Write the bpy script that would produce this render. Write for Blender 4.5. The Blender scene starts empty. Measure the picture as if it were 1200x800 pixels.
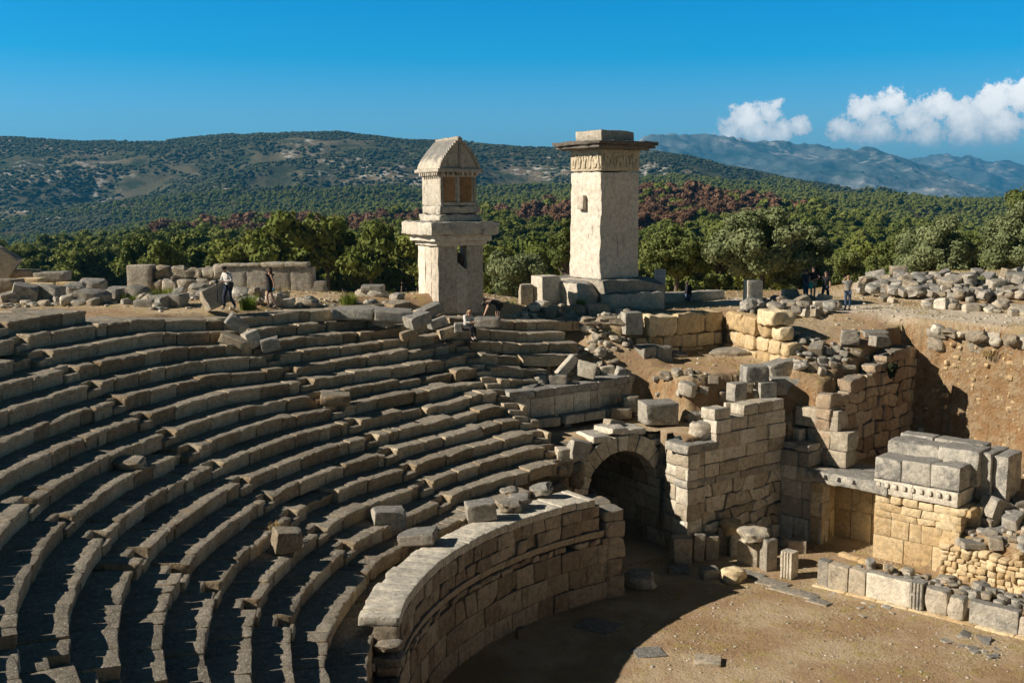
import bpy, bmesh, math, random
import numpy as np
from mathutils import Vector, Matrix, Euler
R = math.radians
scn = bpy.context.scene
COL = scn.collection

# ------------------------------------------------------------------ camera
EYE = np.array([0.0, 0.0, 14.0]); FPX = 1290.0; HZ = 236.0
PITCH = math.atan((400 - HZ) / FPX)
cam_d = bpy.data.cameras.new('camera'); cam = bpy.data.objects.new('camera', cam_d); COL.objects.link(cam)
cam.location = EYE; cam.rotation_euler = (math.pi / 2 - PITCH, 0, 0)
cam_d.sensor_width = 36; cam_d.lens = 36 * FPX / 1200; cam_d.clip_start = 0.2; cam_d.clip_end = 60000
scn.camera = cam

# ------------------------------------------------------------------ light
SUN_EL = R(34.5); SUN_TO = Vector((-1.0, -0.16, math.tan(SUN_EL))).normalized()
sd = bpy.data.lights.new('sun', 'SUN'); sd.energy = 5.0; sd.angle = R(0.5); sd.color = (1.0, 0.89, 0.75)
so = bpy.data.objects.new('sun', sd); COL.objects.link(so)
so.rotation_euler = SUN_TO.to_track_quat('Z', 'Y').to_euler(); so.location = (-30, 0, 40)

W = bpy.data.worlds.new('World'); scn.world = W; W.use_nodes = True
def build_world():
    nt = W.node_tree; N = nt.nodes; L = nt.links; N.clear()
    out = N.new('ShaderNodeOutputWorld'); bg = N.new('ShaderNodeBackground'); bg.inputs[1].default_value = SKY_STRENGTH
    sky = N.new('ShaderNodeTexSky'); sky.sky_type = 'NISHITA'; sky.sun_disc = False
    sky.sun_elevation = SUN_EL; sky.sun_rotation = math.atan2(SUN_TO.x, SUN_TO.y)
    sky.altitude = 100; sky.air_density = 1.0; sky.dust_density = 0.15; sky.ozone_density = 2.0
    def M(op, a, b=None, c=None):
        n = N.new('ShaderNodeMath'); n.operation = op
        for i, v in enumerate((a, b, c)):
            if v is None: continue
            if isinstance(v, (int, float)): n.inputs[i].default_value = v
            else: L.new(v, n.inputs[i])
        return n.outputs[0]
    tc = N.new('ShaderNodeTexCoord'); sp = N.new('ShaderNodeSeparateXYZ'); L.new(tc.outputs['Generated'], sp.inputs[0])
    x, y, z = sp.outputs
    ys = M('MAXIMUM', y, 0.05)
    az = M('MULTIPLY', M('DIVIDE', x, ys), 10.0)      # tenths of a tangent, east of north
    el = M('MULTIPLY', M('DIVIDE', z, ys), 10.0)
    cmb = N.new('ShaderNodeCombineXYZ'); L.new(az, cmb.inputs[0]); L.new(el, cmb.inputs[1])
    def noise(scale, detail, rough=0.6, off=0.0):
        mp = N.new('ShaderNodeMapping'); mp.inputs['Location'].default_value = (off, off * .7, off); L.new(cmb.outputs[0], mp.inputs[0])
        n = N.new('ShaderNodeTexNoise'); n.inputs['Scale'].default_value = scale; n.inputs['Detail'].default_value = detail
        n.inputs['Roughness'].default_value = rough; L.new(mp.outputs[0], n.inputs['Vector']); return n.outputs['Fac']
    n1 = noise(3.4, 9, .66); n2 = noise(11.0, 8, .68, 3.3)
    # cumulus puffs: azimuth, elevation, radius  (tenths of tangent)
    puffs = [(1.95,.56,.20),(2.12,.72,.20),(2.30,.78,.16),(2.20,.60,.24),(2.42,.66,.12),(2.58,.66,.13),(2.38,.58,.16),
             (2.95,.66,.18),(3.15,.78,.20),(3.38,.86,.18),(3.25,.64,.26),(3.58,.72,.24),(3.80,.84,.20),(4.02,.74,.24),(4.28,.86,.26),
             (4.55,.90,.24),(4.80,.80,.26),(4.40,.68,.28),(4.05,.62,.22),(3.70,.60,.22),(5.1,.86,.28),(5.4,.78,.26)]
    f = None
    for (a, e, r) in puffs:
        da = M('SUBTRACT', az, a); de = M('SUBTRACT', el, e)
        d = M('SQRT', M('ADD', M('MULTIPLY', da, da), M('MULTIPLY', M('MULTIPLY', de, de), 1.4)))
        v = M('SUBTRACT', 1.0, M('DIVIDE', d, r))
        f = v if f is None else M('SMOOTH_MAX', f, v, 0.25)
    fn = M('ADD', f, M('MULTIPLY', M('SUBTRACT', n1, 0.5), 1.9)); fn = M('ADD', fn, M('MULTIPLY', M('SUBTRACT', n2, 0.5), 1.5))
    base = N.new('ShaderNodeMapRange'); base.interpolation_type = 'SMOOTHSTEP'
    L.new(M('ADD', el, M('MULTIPLY', M('SUBTRACT', n2, .5), .10)), base.inputs[0])
    base.inputs[1].default_value = .42; base.inputs[2].default_value = .60
    mask = N.new('ShaderNodeMapRange'); mask.interpolation_type = 'SMOOTHSTEP'; L.new(fn, mask.inputs[0])
    mask.inputs[1].default_value = 0.0; mask.inputs[2].default_value = 0.36
    mk = M('MULTIPLY', mask.outputs[0], base.outputs[0])
    # painted cloud shading: sunlit white on tops and thick parts, bluish shaded base
    thick = N.new('ShaderNodeMapRange'); L.new(M('ADD', M('MULTIPLY', fn, .5), M('MULTIPLY', el, .9)), thick.inputs[0])
    thick.inputs[1].default_value = .46; thick.inputs[2].default_value = 1.15
    cm = N.new('ShaderNodeMix'); cm.data_type = 'RGBA'; L.new(thick.outputs[0], cm.inputs[0])
    k = 1.0 / SKY_STRENGTH
    cm.inputs[6].default_value = (.26*k, .36*k, .46*k, 1); cm.inputs[7].default_value = (1.06*k, 1.02*k, .97*k, 1)
    mix = N.new('ShaderNodeMix'); mix.data_type = 'RGBA'; L.new(M('MULTIPLY', mk, .93), mix.inputs[0])
    hs = N.new('ShaderNodeHueSaturation'); hs.inputs['Saturation'].default_value = SKY_SAT; hs.inputs['Value'].default_value = 1.0
    hs.inputs['Hue'].default_value = SKY_HUE
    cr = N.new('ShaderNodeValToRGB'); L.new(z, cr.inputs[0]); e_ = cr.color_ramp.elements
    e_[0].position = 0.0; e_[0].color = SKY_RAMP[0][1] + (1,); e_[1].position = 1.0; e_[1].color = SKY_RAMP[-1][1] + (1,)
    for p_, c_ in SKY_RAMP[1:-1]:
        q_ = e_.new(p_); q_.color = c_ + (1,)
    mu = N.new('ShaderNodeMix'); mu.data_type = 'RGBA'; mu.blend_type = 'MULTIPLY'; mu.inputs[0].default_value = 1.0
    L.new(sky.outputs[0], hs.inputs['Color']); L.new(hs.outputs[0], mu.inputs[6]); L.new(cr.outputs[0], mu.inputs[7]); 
    # unseen sky behind the onlooker dimmed and warmed to cut blue fill light
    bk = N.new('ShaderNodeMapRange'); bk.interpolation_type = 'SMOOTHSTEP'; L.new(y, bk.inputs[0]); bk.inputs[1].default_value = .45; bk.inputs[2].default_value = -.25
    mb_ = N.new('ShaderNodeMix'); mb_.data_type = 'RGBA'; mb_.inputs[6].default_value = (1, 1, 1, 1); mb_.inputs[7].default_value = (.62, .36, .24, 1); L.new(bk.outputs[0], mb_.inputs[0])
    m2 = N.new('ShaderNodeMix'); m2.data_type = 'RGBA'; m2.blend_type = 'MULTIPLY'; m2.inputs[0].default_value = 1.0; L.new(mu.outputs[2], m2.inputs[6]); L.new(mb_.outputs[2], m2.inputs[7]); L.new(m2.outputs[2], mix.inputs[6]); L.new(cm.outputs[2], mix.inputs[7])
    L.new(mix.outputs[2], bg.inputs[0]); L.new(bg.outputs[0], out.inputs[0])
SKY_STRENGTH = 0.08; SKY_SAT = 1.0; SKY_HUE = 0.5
SKY_RAMP = [(0.0, (.44, .76, 1.15)), (.035, (.54, .88, 1.24)), (.08, (.34, .83, 1.23)), (.125, (.03, .74, 1.18)), (.18, (.0, .68, 1.15)), (.28, (.10, .24, .38)), (.45, (.15, .14, .13)), (1.0, (.155, .14, .125))]  # unseen sky above the view darkened to keep the shade deep
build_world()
scn.view_settings.view_transform = 'Standard'; scn.view_settings.look = 'None'
scn.view_settings.exposure = 0.6; scn.view_settings.gamma = 1.0; scn.view_settings.use_curve_mapping = False
scn.render.engine = 'CYCLES'
scn.cycles.max_bounces = 5; scn.cycles.diffuse_bounces = 3; scn.cycles.transparent_max_bounces = 6

# ------------------------------------------------------------------ numbers
rng = np.random.default_rng(7); random.seed(7)
def at(px, py, z=None, Y=None):
    """point of the place seen in direction (px, py) of a 1200 wide survey photo at height z or depth Y"""
    c, s = math.cos(PITCH), math.sin(PITCH); v = 400 - py
    d = np.array([px - 600, c * FPX + s * v, -s * FPX + c * v])
    t = (z - 14) / d[2] if z is not None else Y / d[1]
    return EYE + t * d
def ppm(P):
    return FPX / (P[1] * math.cos(PITCH) - (P[2] - 14) * math.sin(PITCH))
def _h(ix, iy, iz, s):
    n = (ix * 374761393 + iy * 668265263 + iz * 2147483647 + s * 1274126177) & 0xffffffff
    n = ((n ^ (n >> 13)) * 1274126177) & 0xffffffff
    return ((n ^ (n >> 16)) & 0xffff) / 32767.5 - 1.0
def vn(P, s=0):
    P = np.asarray(P, float); i = np.floor(P).astype(np.int64); f = P - i; u = f * f * (3 - 2 * f); r = 0
    for a in (0, 1):
        for b in (0, 1):
            for c in (0, 1):
                w = (u[..., 0] if a else 1 - u[..., 0]) * (u[..., 1] if b else 1 - u[..., 1]) * (u[..., 2] if c else 1 - u[..., 2])
                r = r + w * _h(i[..., 0] + a, i[..., 1] + b, i[..., 2] + c, s)
    return r
def fbm(P, o=4, s=0, g=.5):
    P = np.asarray(P, float); r = 0; a = 1.0; t = 0
    for k in range(o): r = r + a * vn(P * 2 ** k, s + k * 17); t += a; a *= g
    return r / t

# ------------------------------------------------------------------ objects
def tag(o, label=None, cat=None, group=None, kind=None):
    if label: o['label'] = label
    if cat: o['category'] = cat
    if group: o['group'] = group
    if kind: o['kind'] = kind
    return o
def link(name, me, mat=None, parent=None):
    o = bpy.data.objects.new(name, me); COL.objects.link(o)
    if mat is not None and me is not None and not me.materials: me.materials.append(mat)
    if parent is not None: o.parent = parent
    return o
def empty(name, loc, label, cat, rz=0, group=None):
    o = bpy.data.objects.new(name, None); COL.objects.link(o); o.location = loc; o.rotation_euler = (0, 0, rz)
    o.empty_display_size = .3
    return tag(o, label, cat, group)
class MB:
    def __init__(s): s.V = []; s.Q = []; s.T = []; s.t = []; s.n = 0
    def add(s, V, Q=None, T=None, tint=0.5):
        V = np.asarray(V, float); s.V.append(V)
        if Q is not None and len(Q): s.Q.append(np.asarray(Q, np.int64) + s.n)
        if T is not None and len(T): s.T.append(np.asarray(T, np.int64) + s.n)
        s.t.append(np.full(len(V), tint) if np.isscalar(tint) else np.asarray(tint)); s.n += len(V)
    def mesh(s, name, smooth=True, sharp=38):
        V = np.concatenate(s.V); Q = np.concatenate(s.Q) if s.Q else np.zeros((0, 4), int); T = np.concatenate(s.T) if s.T else np.zeros((0, 3), int)
        me = bpy.data.meshes.new(name); me.vertices.add(len(V)); me.vertices.foreach_set('co', V.astype(np.float32).ravel())
        nl = len(Q) * 4 + len(T) * 3; me.loops.add(nl); me.loops.foreach_set('vertex_index', np.concatenate([Q.ravel(), T.ravel()]).astype(np.int32))
        st = np.concatenate([np.arange(len(Q)) * 4, len(Q) * 4 + np.arange(len(T)) * 3]).astype(np.int32)
        me.polygons.add(len(st)); me.polygons.foreach_set('loop_start', st)
        me.update(calc_edges=True); me.validate()
        a = me.attributes.new('tint', 'FLOAT', 'POINT'); a.data.foreach_set('value', np.concatenate(s.t).astype(np.float32))
        if smooth:
            me.polygons.foreach_set('use_smooth', np.ones(len(me.polygons), bool))
            if sharp: me.set_sharp_from_angle(angle=R(sharp))
        return me
    def build(s, name, mat, parent=None, smooth=True, sharp=38):
        return link(name, s.mesh(name, smooth, sharp), mat, parent)
_topo = {}
def topo(nx, ny, nz):
    k = (nx, ny, nz)
    if k in _topo: return _topo[k]
    idx = {}; pts = []
    def v(a, b, c):
        if (a, b, c) not in idx: idx[(a, b, c)] = len(pts); pts.append((a, b, c))
        return idx[(a, b, c)]
    Q = []
    for a in range(nx - 1):
        for b in range(ny - 1):
            Q.append((v(a, b, nz-1), v(a+1, b, nz-1), v(a+1, b+1, nz-1), v(a, b+1, nz-1)))
            Q.append((v(a, b, 0), v(a, b+1, 0), v(a+1, b+1, 0), v(a+1, b, 0)))
    for a in range(nx - 1):
        for c in range(nz - 1):
            Q.append((v(a, 0, c), v(a+1, 0, c), v(a+1, 0, c+1), v(a, 0, c+1)))
            Q.append((v(a, ny-1, c), v(a, ny-1, c+1), v(a+1, ny-1, c+1), v(a+1, ny-1, c)))
    for b in range(ny - 1):
        for c in range(nz - 1):
            Q.append((v(0, b, c), v(0, b, c+1), v(0, b+1, c+1), v(0, b+1, c)))
            Q.append((v(nx-1, b, c), v(nx-1, b+1, c), v(nx-1, b+1, c+1), v(nx-1, b, c+1)))
    _topo[k] = (np.array(pts), np.array(Q)); return _topo[k]
def axis(h, e, cs):
    n = max(1, int(round((2 * h - 2 * e) / cs))); return np.concatenate([[-h], np.linspace(-h + e, h - e, n + 1), [h]])
_seed = [1]
def stone(sx, sy, sz, rho=.03, amp=.012, cs=.22, chips=1, fr=3.0, extra_z=None):
    """a dressed or broken block centred on the origin, local axes"""
    _seed[0] += 1; sd_ = _seed[0]; rg = np.random.default_rng(sd_)
    h = np.array([sx, sy, sz]) / 2; rho = min(rho, h.min() * .8)
    ax = [axis(h[i], rho, cs) for i in range(3)]
    if extra_z is not None: ax[2] = np.unique(np.concatenate([ax[2], extra_z]))
    P, Q = topo(*[len(a) for a in ax])
    V = np.stack([ax[i][P[:, i]] for i in range(3)], 1)
    q = np.clip(V, -(h - rho), h - rho); w = V - q; ln = np.linalg.norm(w, axis=1, keepdims=True); ln[ln == 0] = 1
    V = q + w / ln * rho
    off = rg.uniform(0, 50, 3)
    if amp:
        D = np.stack([fbm(V * fr + off + 11 * i, 3, sd_ % 97) for i in range(3)], 1); V = V + D * amp * 2.2
    for c in range(chips):
        sg = rg.choice([-1, 1], 3).astype(float); wt = np.array([1 / max(h[0], .1), 1 / max(h[1], .1), 1 / max(h[2], .1)]) * rg.uniform(.25, 1.0, 3); d = sg * wt; d /= np.linalg.norm(d)
        if d[2] < 0 and rg.random() < .5: d[2] = -d[2]
        sup = (np.abs(d) * h).sum(); o_ = sup * rg.uniform(.72, .93); t = V @ d; m = t > o_
        V[m] -= (t[m] - o_)[:, None] * d * rg.uniform(.75, 1)
    return V, Q
def line_map(P0, P1):
    P0 = np.array(P0[:2], float); P1 = np.array(P1[:2], float); u = P1 - P0; Ln = np.linalg.norm(u); u /= Ln
    nn = np.array([-u[1], u[0]])            # into the wall: left of the walking direction
    def f(s, d, z):
        xy = P0 + np.outer(s, u) + np.outer(d, nn); return np.column_stack([xy, z])
    return f, Ln
CX, CY = 10.79, 26.33
def arc_map(rad, th0):                      # s runs clockwise (towards smaller angle), d outwards
    def f(s, d, z):
        th = th0 - s / rad; r = rad + d; return np.column_stack([CX + r * np.cos(th), CY + r * np.sin(th), z])
    return f
def put(mb, mapf, s0, s1, d0, d1, z0, z1, tint=None, rot=0, **kw):
    V, Q = stone(s1 - s0, d1 - d0, z1 - z0, **kw)
    if rot:
        c, s = math.cos(rot), math.sin(rot); V = np.column_stack([V[:, 0] * c - V[:, 2] * s, V[:, 1], V[:, 0] * s + V[:, 2] * c])
    W_ = mapf(V[:, 0] + (s0 + s1) / 2, V[:, 1] + (d0 + d1) / 2, V[:, 2] + (z0 + z1) / 2)
    mb.add(W_, Q, tint=rng.random() if tint is None else tint)
def courses(mb, mapf, L0, L1, zs, top=None, bot=None, thick=.6, bl=(.6, 1.2), jit=.02, gap=.012, holes=0.0, wob=0.0, slant=0.0, **kw):
    ph = rng.uniform(0, 90)
    def jz(i, s):
        return zs[i] + (fbm(np.column_stack([s * .9 + ph, np.full_like(s, i * 3.7), 0 * s]), 2, 71) * wob * 2.4 if 0 < i < len(zs) - 1 else 0)
    for i in range(len(zs) - 1):
        s = L0; sl0 = 0.0
        while s < L1 - .08:
            w = rng.uniform(*bl); e = s + w
            if L1 - e < bl[0] * .5: e = L1
            z0, z1 = zs[i], zs[i + 1]; m = (s + e) / 2
            if top is not None and z1 > top(m) + .12: s = e; continue
            if bot is not None and z0 < bot(m) - .05: s = e; continue
            if rng.random() < holes: s = e; continue
            o = rng.normal(0, jit)
            if wob:
                sl1 = rng.normal(0, slant) if e < L1 else 0.0; h_ = z1 - z0
                V, Q = stone(w_ := (e - s), thick, h_, **kw); u_ = V[:, 0] / w_ + .5; t_ = V[:, 2] / h_ + .5
                S_ = (s + gap + sl0 * (t_ - .5)) * (1 - u_) + (e - gap + sl1 * (t_ - .5)) * u_; Z_ = (jz(i, S_) + gap * .6) * (1 - t_) + (jz(i + 1, S_) - gap * .6) * t_
                mb.add(mapf(S_, V[:, 1] + thick / 2 + o, Z_), Q, tint=rng.random()); sl0 = sl1; s = e; continue
            put(mb, mapf, s + gap, e - gap, o, thick + o, z0 + gap * .6, z1 - gap * .6 - abs(rng.normal(0, .006)), rot=rng.normal(0, .004), **kw)
            s = e

# ------------------------------------------------------------------ materials
def nodes(name):
    m = bpy.data.materials.new(name); m.use_nodes = True; nt = m.node_tree; b = nt.nodes['Principled BSDF']
    return m, nt, nt.nodes, nt.links, b
def tex_noise(N, L, vec, scale, detail=5, rough=.6, dist=0):
    n = N.new('ShaderNodeTexNoise'); n.inputs['Scale'].default_value = scale; n.inputs['Detail'].default_value = detail
    n.inputs['Roughness'].default_value = rough; n.inputs['Distortion'].default_value = dist; L.new(vec, n.inputs['Vector']); return n.outputs['Fac']
def ramp(N, L, fac, a, b):
    n = N.new('ShaderNodeMapRange'); n.interpolation_type = 'SMOOTHSTEP'; n.inputs[1].default_value = a; n.inputs[2].default_value = b; L.new(fac, n.inputs[0]); return n.outputs[0]
def mixc(N, L, fac, a, b):
    n = N.new('ShaderNodeMix'); n.data_type = 'RGBA'
    if isinstance(fac, float): n.inputs[0].default_value = fac
    else: L.new(fac, n.inputs[0])
    for i, v in ((6, a), (7, b)):
        if isinstance(v, tuple): n.inputs[i].default_value = v + (1,)
        else: L.new(v, n.inputs[i])
    return n.outputs[2]
def mth(N, L, op, a, b=None):
    n = N.new('ShaderNodeMath'); n.operation = op
    for i, v in enumerate((a, b)):
        if v is None: continue
        if isinstance(v, (int, float)): n.inputs[i].default_value = v
        else: L.new(v, n.inputs[i])
    return n.outputs[0]
def stone_mat(name, warm, pale, grey, lichen=(.42, .42, .39), grey_amt=.5, top_grey=.6, spots=.3, bump=.5, dark=(.035, .038, .04), stain=.35, crack=.3):
    m, nt, N, L, b = nodes(name)
    geo = N.new('ShaderNodeNewGeometry'); P = geo.outputs['Position']
    at_ = N.new('ShaderNodeAttribute'); at_.attribute_name = 'tint'; tint = at_.outputs['Fac']
    sn = N.new('ShaderNodeSeparateXYZ'); L.new(geo.outputs['Normal'], sn.inputs[0]); up = ramp(N, L, sn.outputs[2], .3, .85)
    n_big = tex_noise(N, L, P, .55, 4, .6); n_mid = tex_noise(N, L, P, 2.3, 6, .65); n_fin = tex_noise(N, L, P, 14, 4, .75); n_sp = tex_noise(N, L, P, 7.5, 5, .8)
    body = mixc(N, L, ramp(N, L, mth(N, L, 'ADD', mth(N, L, 'MULTIPLY', tint, .5), mth(N, L, 'MULTIPLY', n_mid, .7)), .35, .85), warm, pale)
    g = mth(N, L, 'ADD', mth(N, L, 'ADD', mth(N, L, 'MULTIPLY', n_mid, .9), mth(N, L, 'MULTIPLY', n_big, .5)), mth(N, L, 'MULTIPLY', up, top_grey))
    g = mth(N, L, 'ADD', g, mth(N, L, 'MULTIPLY', tint, .18))
    gf = ramp(N, L, g, 1.12 - grey_amt * .6, 1.42 - grey_amt * .6)
    c = mixc(N, L, gf, body, grey)
    # dark weather stains running down
    mp = N.new('ShaderNodeMapping'); mp.inputs['Scale'].default_value = (3.2, 3.2, .5); L.new(P, mp.inputs[0])
    st = ramp(N, L, tex_noise(N, L, mp.outputs[0], 1.6, 6, .7), .56, .72)
    c = mixc(N, L, mth(N, L, 'MULTIPLY', st, stain), c, dark)
    c = mixc(N, L, mth(N, L, 'MULTIPLY', ramp(N, L, n_sp, .57, .63), spots), c, lichen)
    dk = ramp(N, L, tex_noise(N, L, P, 26, 3, .8), .6, .7)
    vo = N.new('ShaderNodeTexVoronoi'); vo.feature = 'DISTANCE_TO_EDGE'; vo.inputs['Scale'].default_value = .55
    vd = N.new('ShaderNodeVectorMath'); vd.operation = 'ADD'; L.new(P, vd.inputs[0]); cv = N.new('ShaderNodeCombineXYZ'); L.new(mth(N, L, 'MULTIPLY', n_mid, .9), cv.inputs[0]); L.new(mth(N, L, 'MULTIPLY', n_sp, .5), cv.inputs[2]); L.new(cv.outputs[0], vd.inputs[1]); L.new(vd.outputs[0], vo.inputs['Vector'])
    ck = mth(N, L, 'SUBTRACT', 1.0, ramp(N, L, vo.outputs['Distance'], .004, .016)); c = mixc(N, L, mth(N, L, 'MULTIPLY', ck, crack), c, dark)
    c = mixc(N, L, mth(N, L, 'MULTIPLY', dk, .42), c, dark)
    lk = mth(N, L, 'MULTIPLY', ramp(N, L, tex_noise(N, L, P, 19, 4, .75), .57, .63), ramp(N, L, n_mid, .38, .55))
    c = mixc(N, L, mth(N, L, 'MULTIPLY', lk, min(1, spots * 1.5)), c, lichen)
    hv = N.new('ShaderNodeHueSaturation'); L.new(c, hv.inputs['Color'])
    blot = ramp(N, L, tex_noise(N, L, P, 5.2, 4, .72, .6), .36, .62)
    L.new(mth(N, L, 'ADD', .34, mth(N, L, 'ADD', mth(N, L, 'MULTIPLY', tint, .30), mth(N, L, 'ADD', mth(N, L, 'MULTIPLY', n_fin, .70), mth(N, L, 'MULTIPLY', blot, .34)))), hv.inputs['Value'])
    L.new(hv.outputs[0], b.inputs['Base Color']); b.inputs['Roughness'].default_value = .9; b.inputs['Specular IOR Level'].default_value = .2
    bm = N.new('ShaderNodeBump'); bm.inputs['Strength'].default_value = bump; bm.inputs['Distance'].default_value = .085
    L.new(mth(N, L, 'ADD', mth(N, L, 'MULTIPLY', n_fin, .6), mth(N, L, 'ADD', mth(N, L, 'MULTIPLY', n_sp, .7), mth(N, L, 'MULTIPLY', n_mid, .5))), bm.inputs['Height'])
    L.new(bm.outputs[0], b.inputs['Normal']); return m
M = {}
M['seat'] = stone_mat('seat_limestone', (.37, .27, .16), (.50, .41, .28), (.215, .19, .15), (.50, .48, .42), .34, .55, .55, .7, stain=.35)
M['pale'] = stone_mat('pale_ashlar', (.455, .39, .29), (.60, .555, .46), (.25, .24, .215), (.6, .57, .50), .26, .38, .35, .6, stain=.4)
M['frieze'] = stone_mat('carved_frieze_stone', (.52, .44, .31), (.61, .54, .41), (.34, .31, .26), grey_amt=.12, spots=.1, stain=.4, crack=.05)
M['coping'] = stone_mat('coping_limestone', (.50, .45, .36), (.61, .57, .48), (.33, .315, .275), (.68, .66, .58), .30, .3, .3, .6, stain=.35, crack=.1)
M['warm'] = stone_mat('warm_ashlar', (.50, .36, .19), (.60, .49, .31), (.30, .27, .21), (.62, .56, .44), .10, .3, .25, .5, stain=.15)
M['brown'] = stone_mat('podium_ashlar', (.31, .25, .18), (.42, .365, .28), (.18, .172, .15), (.44, .4, .33), .22, .5, .3, .7, stain=.5)
M['pit'] = stone_mat('pit_masonry', (.36, .26, .17), (.46, .37, .26), (.21, .19, .16), (.5, .47, .4), .25, .5, .3, .7, stain=.4)
M['grey'] = stone_mat('grey_limestone', (.38, .34, .275), (.48, .455, .39), (.20, .195, .18), (.50, .49, .44), .66, .45, .5, .8, stain=.4)
M['rock'] = stone_mat('weathered_rock', (.33, .27, .19), (.46, .41, .33), (.205, .195, .17), (.54, .52, .46), .38, .35, .5, .9, stain=.3)
M['tomb'] = stone_mat('tomb_limestone', (.53, .465, .375), (.61, .555, .465), (.32, .30, .27), (.5, .48, .42), .14, .4, .15, .3, stain=.7, crack=.0)
M['tombdark'] = stone_mat('tomb_weathered_limestone', (.42, .375, .30), (.56, .51, .42), (.20, .195, .18), (.5, .49, .45), .45, .6, .4, .7, stain=.6, crack=.12)
M['cap'] = stone_mat('tomb_cap_stone', (.14, .12, .10), (.20, .185, .16), (.09, .09, .088), (.3, .3, .28), .5, .3, .25, .5, stain=.5)
def plain(name, col, rough=.85, var=.25, sc=20):
    m, nt, N, L, b = nodes(name); geo = N.new('ShaderNodeNewGeometry')
    n = tex_noise(N, L, geo.outputs['Position'], sc, 4); hv = N.new('ShaderNodeHueSaturation'); hv.inputs['Color'].default_value = col + (1,)
    L.new(mth(N, L, 'ADD', 1 - var / 2, mth(N, L, 'MULTIPLY', n, var)), hv.inputs['Value']); L.new(hv.outputs[0], b.inputs['Base Color'])
    b.inputs['Roughness'].default_value = rough; return m
def earth_mat():
    m, nt, N, L, b = nodes('earth'); geo = N.new('ShaderNodeNewGeometry'); P = geo.outputs['Position']
    at_ = N.new('ShaderNodeAttribute'); at_.attribute_name = 'tint'; path = at_.outputs['Fac']
    a = tex_noise(N, L, P, .28, 5, .6); c_ = tex_noise(N, L, P, 1.6, 6, .7); d = tex_noise(N, L, P, 9, 6, .75); e = tex_noise(N, L, P, 40, 3, .7)
    c = mixc(N, L, ramp(N, L, a, .40, .6), (.37, .25, .15), (.50, .395, .265))
    c = mixc(N, L, ramp(N, L, c_, .50, .68), c, (.40, .315, .13))
    c = mixc(N, L, mth(N, L, 'MULTIPLY', ramp(N, L, d, .56, .68), .6), c, (.46, .36, .23))
    c = mixc(N, L, mth(N, L, 'MULTIPLY', ramp(N, L, e, .62, .7), .7), c, (.55, .50, .42))
    c = mixc(N, L, path, c, mixc(N, L, d, (.52, .44, .34), (.66, .58, .46)))
    sn = N.new('ShaderNodeSeparateXYZ'); L.new(geo.outputs['Normal'], sn.inputs[0]); steep = ramp(N, L, sn.outputs[2], .75, .4)
    cliff = mixc(N, L, ramp(N, L, c_, .42, .6), (.36, .22, .11), (.42, .31, .19))
    cliff = mixc(N, L, ramp(N, L, tex_noise(N, L, P, 4, 6, .75), .55, .64), cliff, (.20, .13, .07))
    cliff = mixc(N, L, mth(N, L, 'MULTIPLY', ramp(N, L, d, .57, .65), .6), cliff, (.52, .45, .34))
    c = mixc(N, L, steep, c, cliff)
    L.new(c, b.inputs['Base Color']); b.inputs['Roughness'].default_value = .95; b.inputs['Specular IOR Level'].default_value = .1
    bm = N.new('ShaderNodeBump'); bm.inputs['Strength'].default_value = 1.0; bm.inputs['Distance'].default_value = .2
    L.new(mth(N, L, 'ADD', c_, mth(N, L, 'ADD', mth(N, L, 'MULTIPLY', d, .5), mth(N, L, 'MULTIPLY', e, .15))), bm.inputs['Height']); L.new(bm.outputs[0], b.inputs['Normal']); return m
M['earth'] = earth_mat()
def leaf_mat(name, ca, cb, sc=.6, trans=.16):
    m, nt, N, L, b = nodes(name); geo = N.new('ShaderNodeNewGeometry'); oi = N.new('ShaderNodeObjectInfo')
    at_ = N.new('ShaderNodeAttribute'); at_.attribute_name = 'tint'
    n = tex_noise(N, L, geo.outputs['Position'], sc, 3, .6)
    f = mth(N, L, 'ADD', mth(N, L, 'MULTIPLY', ramp(N, L, n, .3, .7), .45), mth(N, L, 'MULTIPLY', oi.outputs['Random'], .3)); f = mth(N, L, 'ADD', f, mth(N, L, 'MULTIPLY', at_.outputs['Fac'], .3))
    c = mixc(N, L, f, ca, cb); L.new(c, b.inputs['Base Color']); b.inputs['Roughness'].default_value = .75; b.inputs['Specular IOR Level'].default_value = .15
    tr = N.new('ShaderNodeBsdfTranslucent'); L.new(c, tr.inputs[0]); mx = N.new('ShaderNodeMixShader'); mx.inputs[0].default_value = trans
    L.new(b.outputs[0], mx.inputs[1]); L.new(tr.outputs[0], mx.inputs[2]); L.new(mx.outputs[0], N['Material Output'].inputs[0]); return m
M['pine'] = leaf_mat('pine_foliage', (.070, .102, .018), (.215, .235, .052), .12)
M['dead'] = leaf_mat('dead_pine_foliage', (.12, .065, .038), (.22, .13, .080), .12)
M['olive'] = leaf_mat('olive_foliage', (.085, .115, .042), (.265, .295, .145), .5)
M['olive2'] = leaf_mat('leafy_foliage', (.065, .095, .022), (.19, .215, .065), .5)
M['dryturf'] = leaf_mat('turf_grass', (.20, .17, .05), (.36, .29, .11), 1.0)
M['scrubleaf'] = leaf_mat('scrub_foliage', (.030, .042, .018), (.075, .085, .036), .02)
M['bush'] = leaf_mat('bush_foliage', (.03, .042, .02), (.062, .075, .035), .02)
M['tuft'] = leaf_mat('fresh_grass', (.11, .17, .02), (.24, .28, .05), 2.0)
M['dry'] = leaf_mat('dry_grass', (.32, .23, .09), (.46, .36, .17), 2.0)
M['bark'] = plain('bark', (.12, .09, .065), sc=6)
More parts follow.
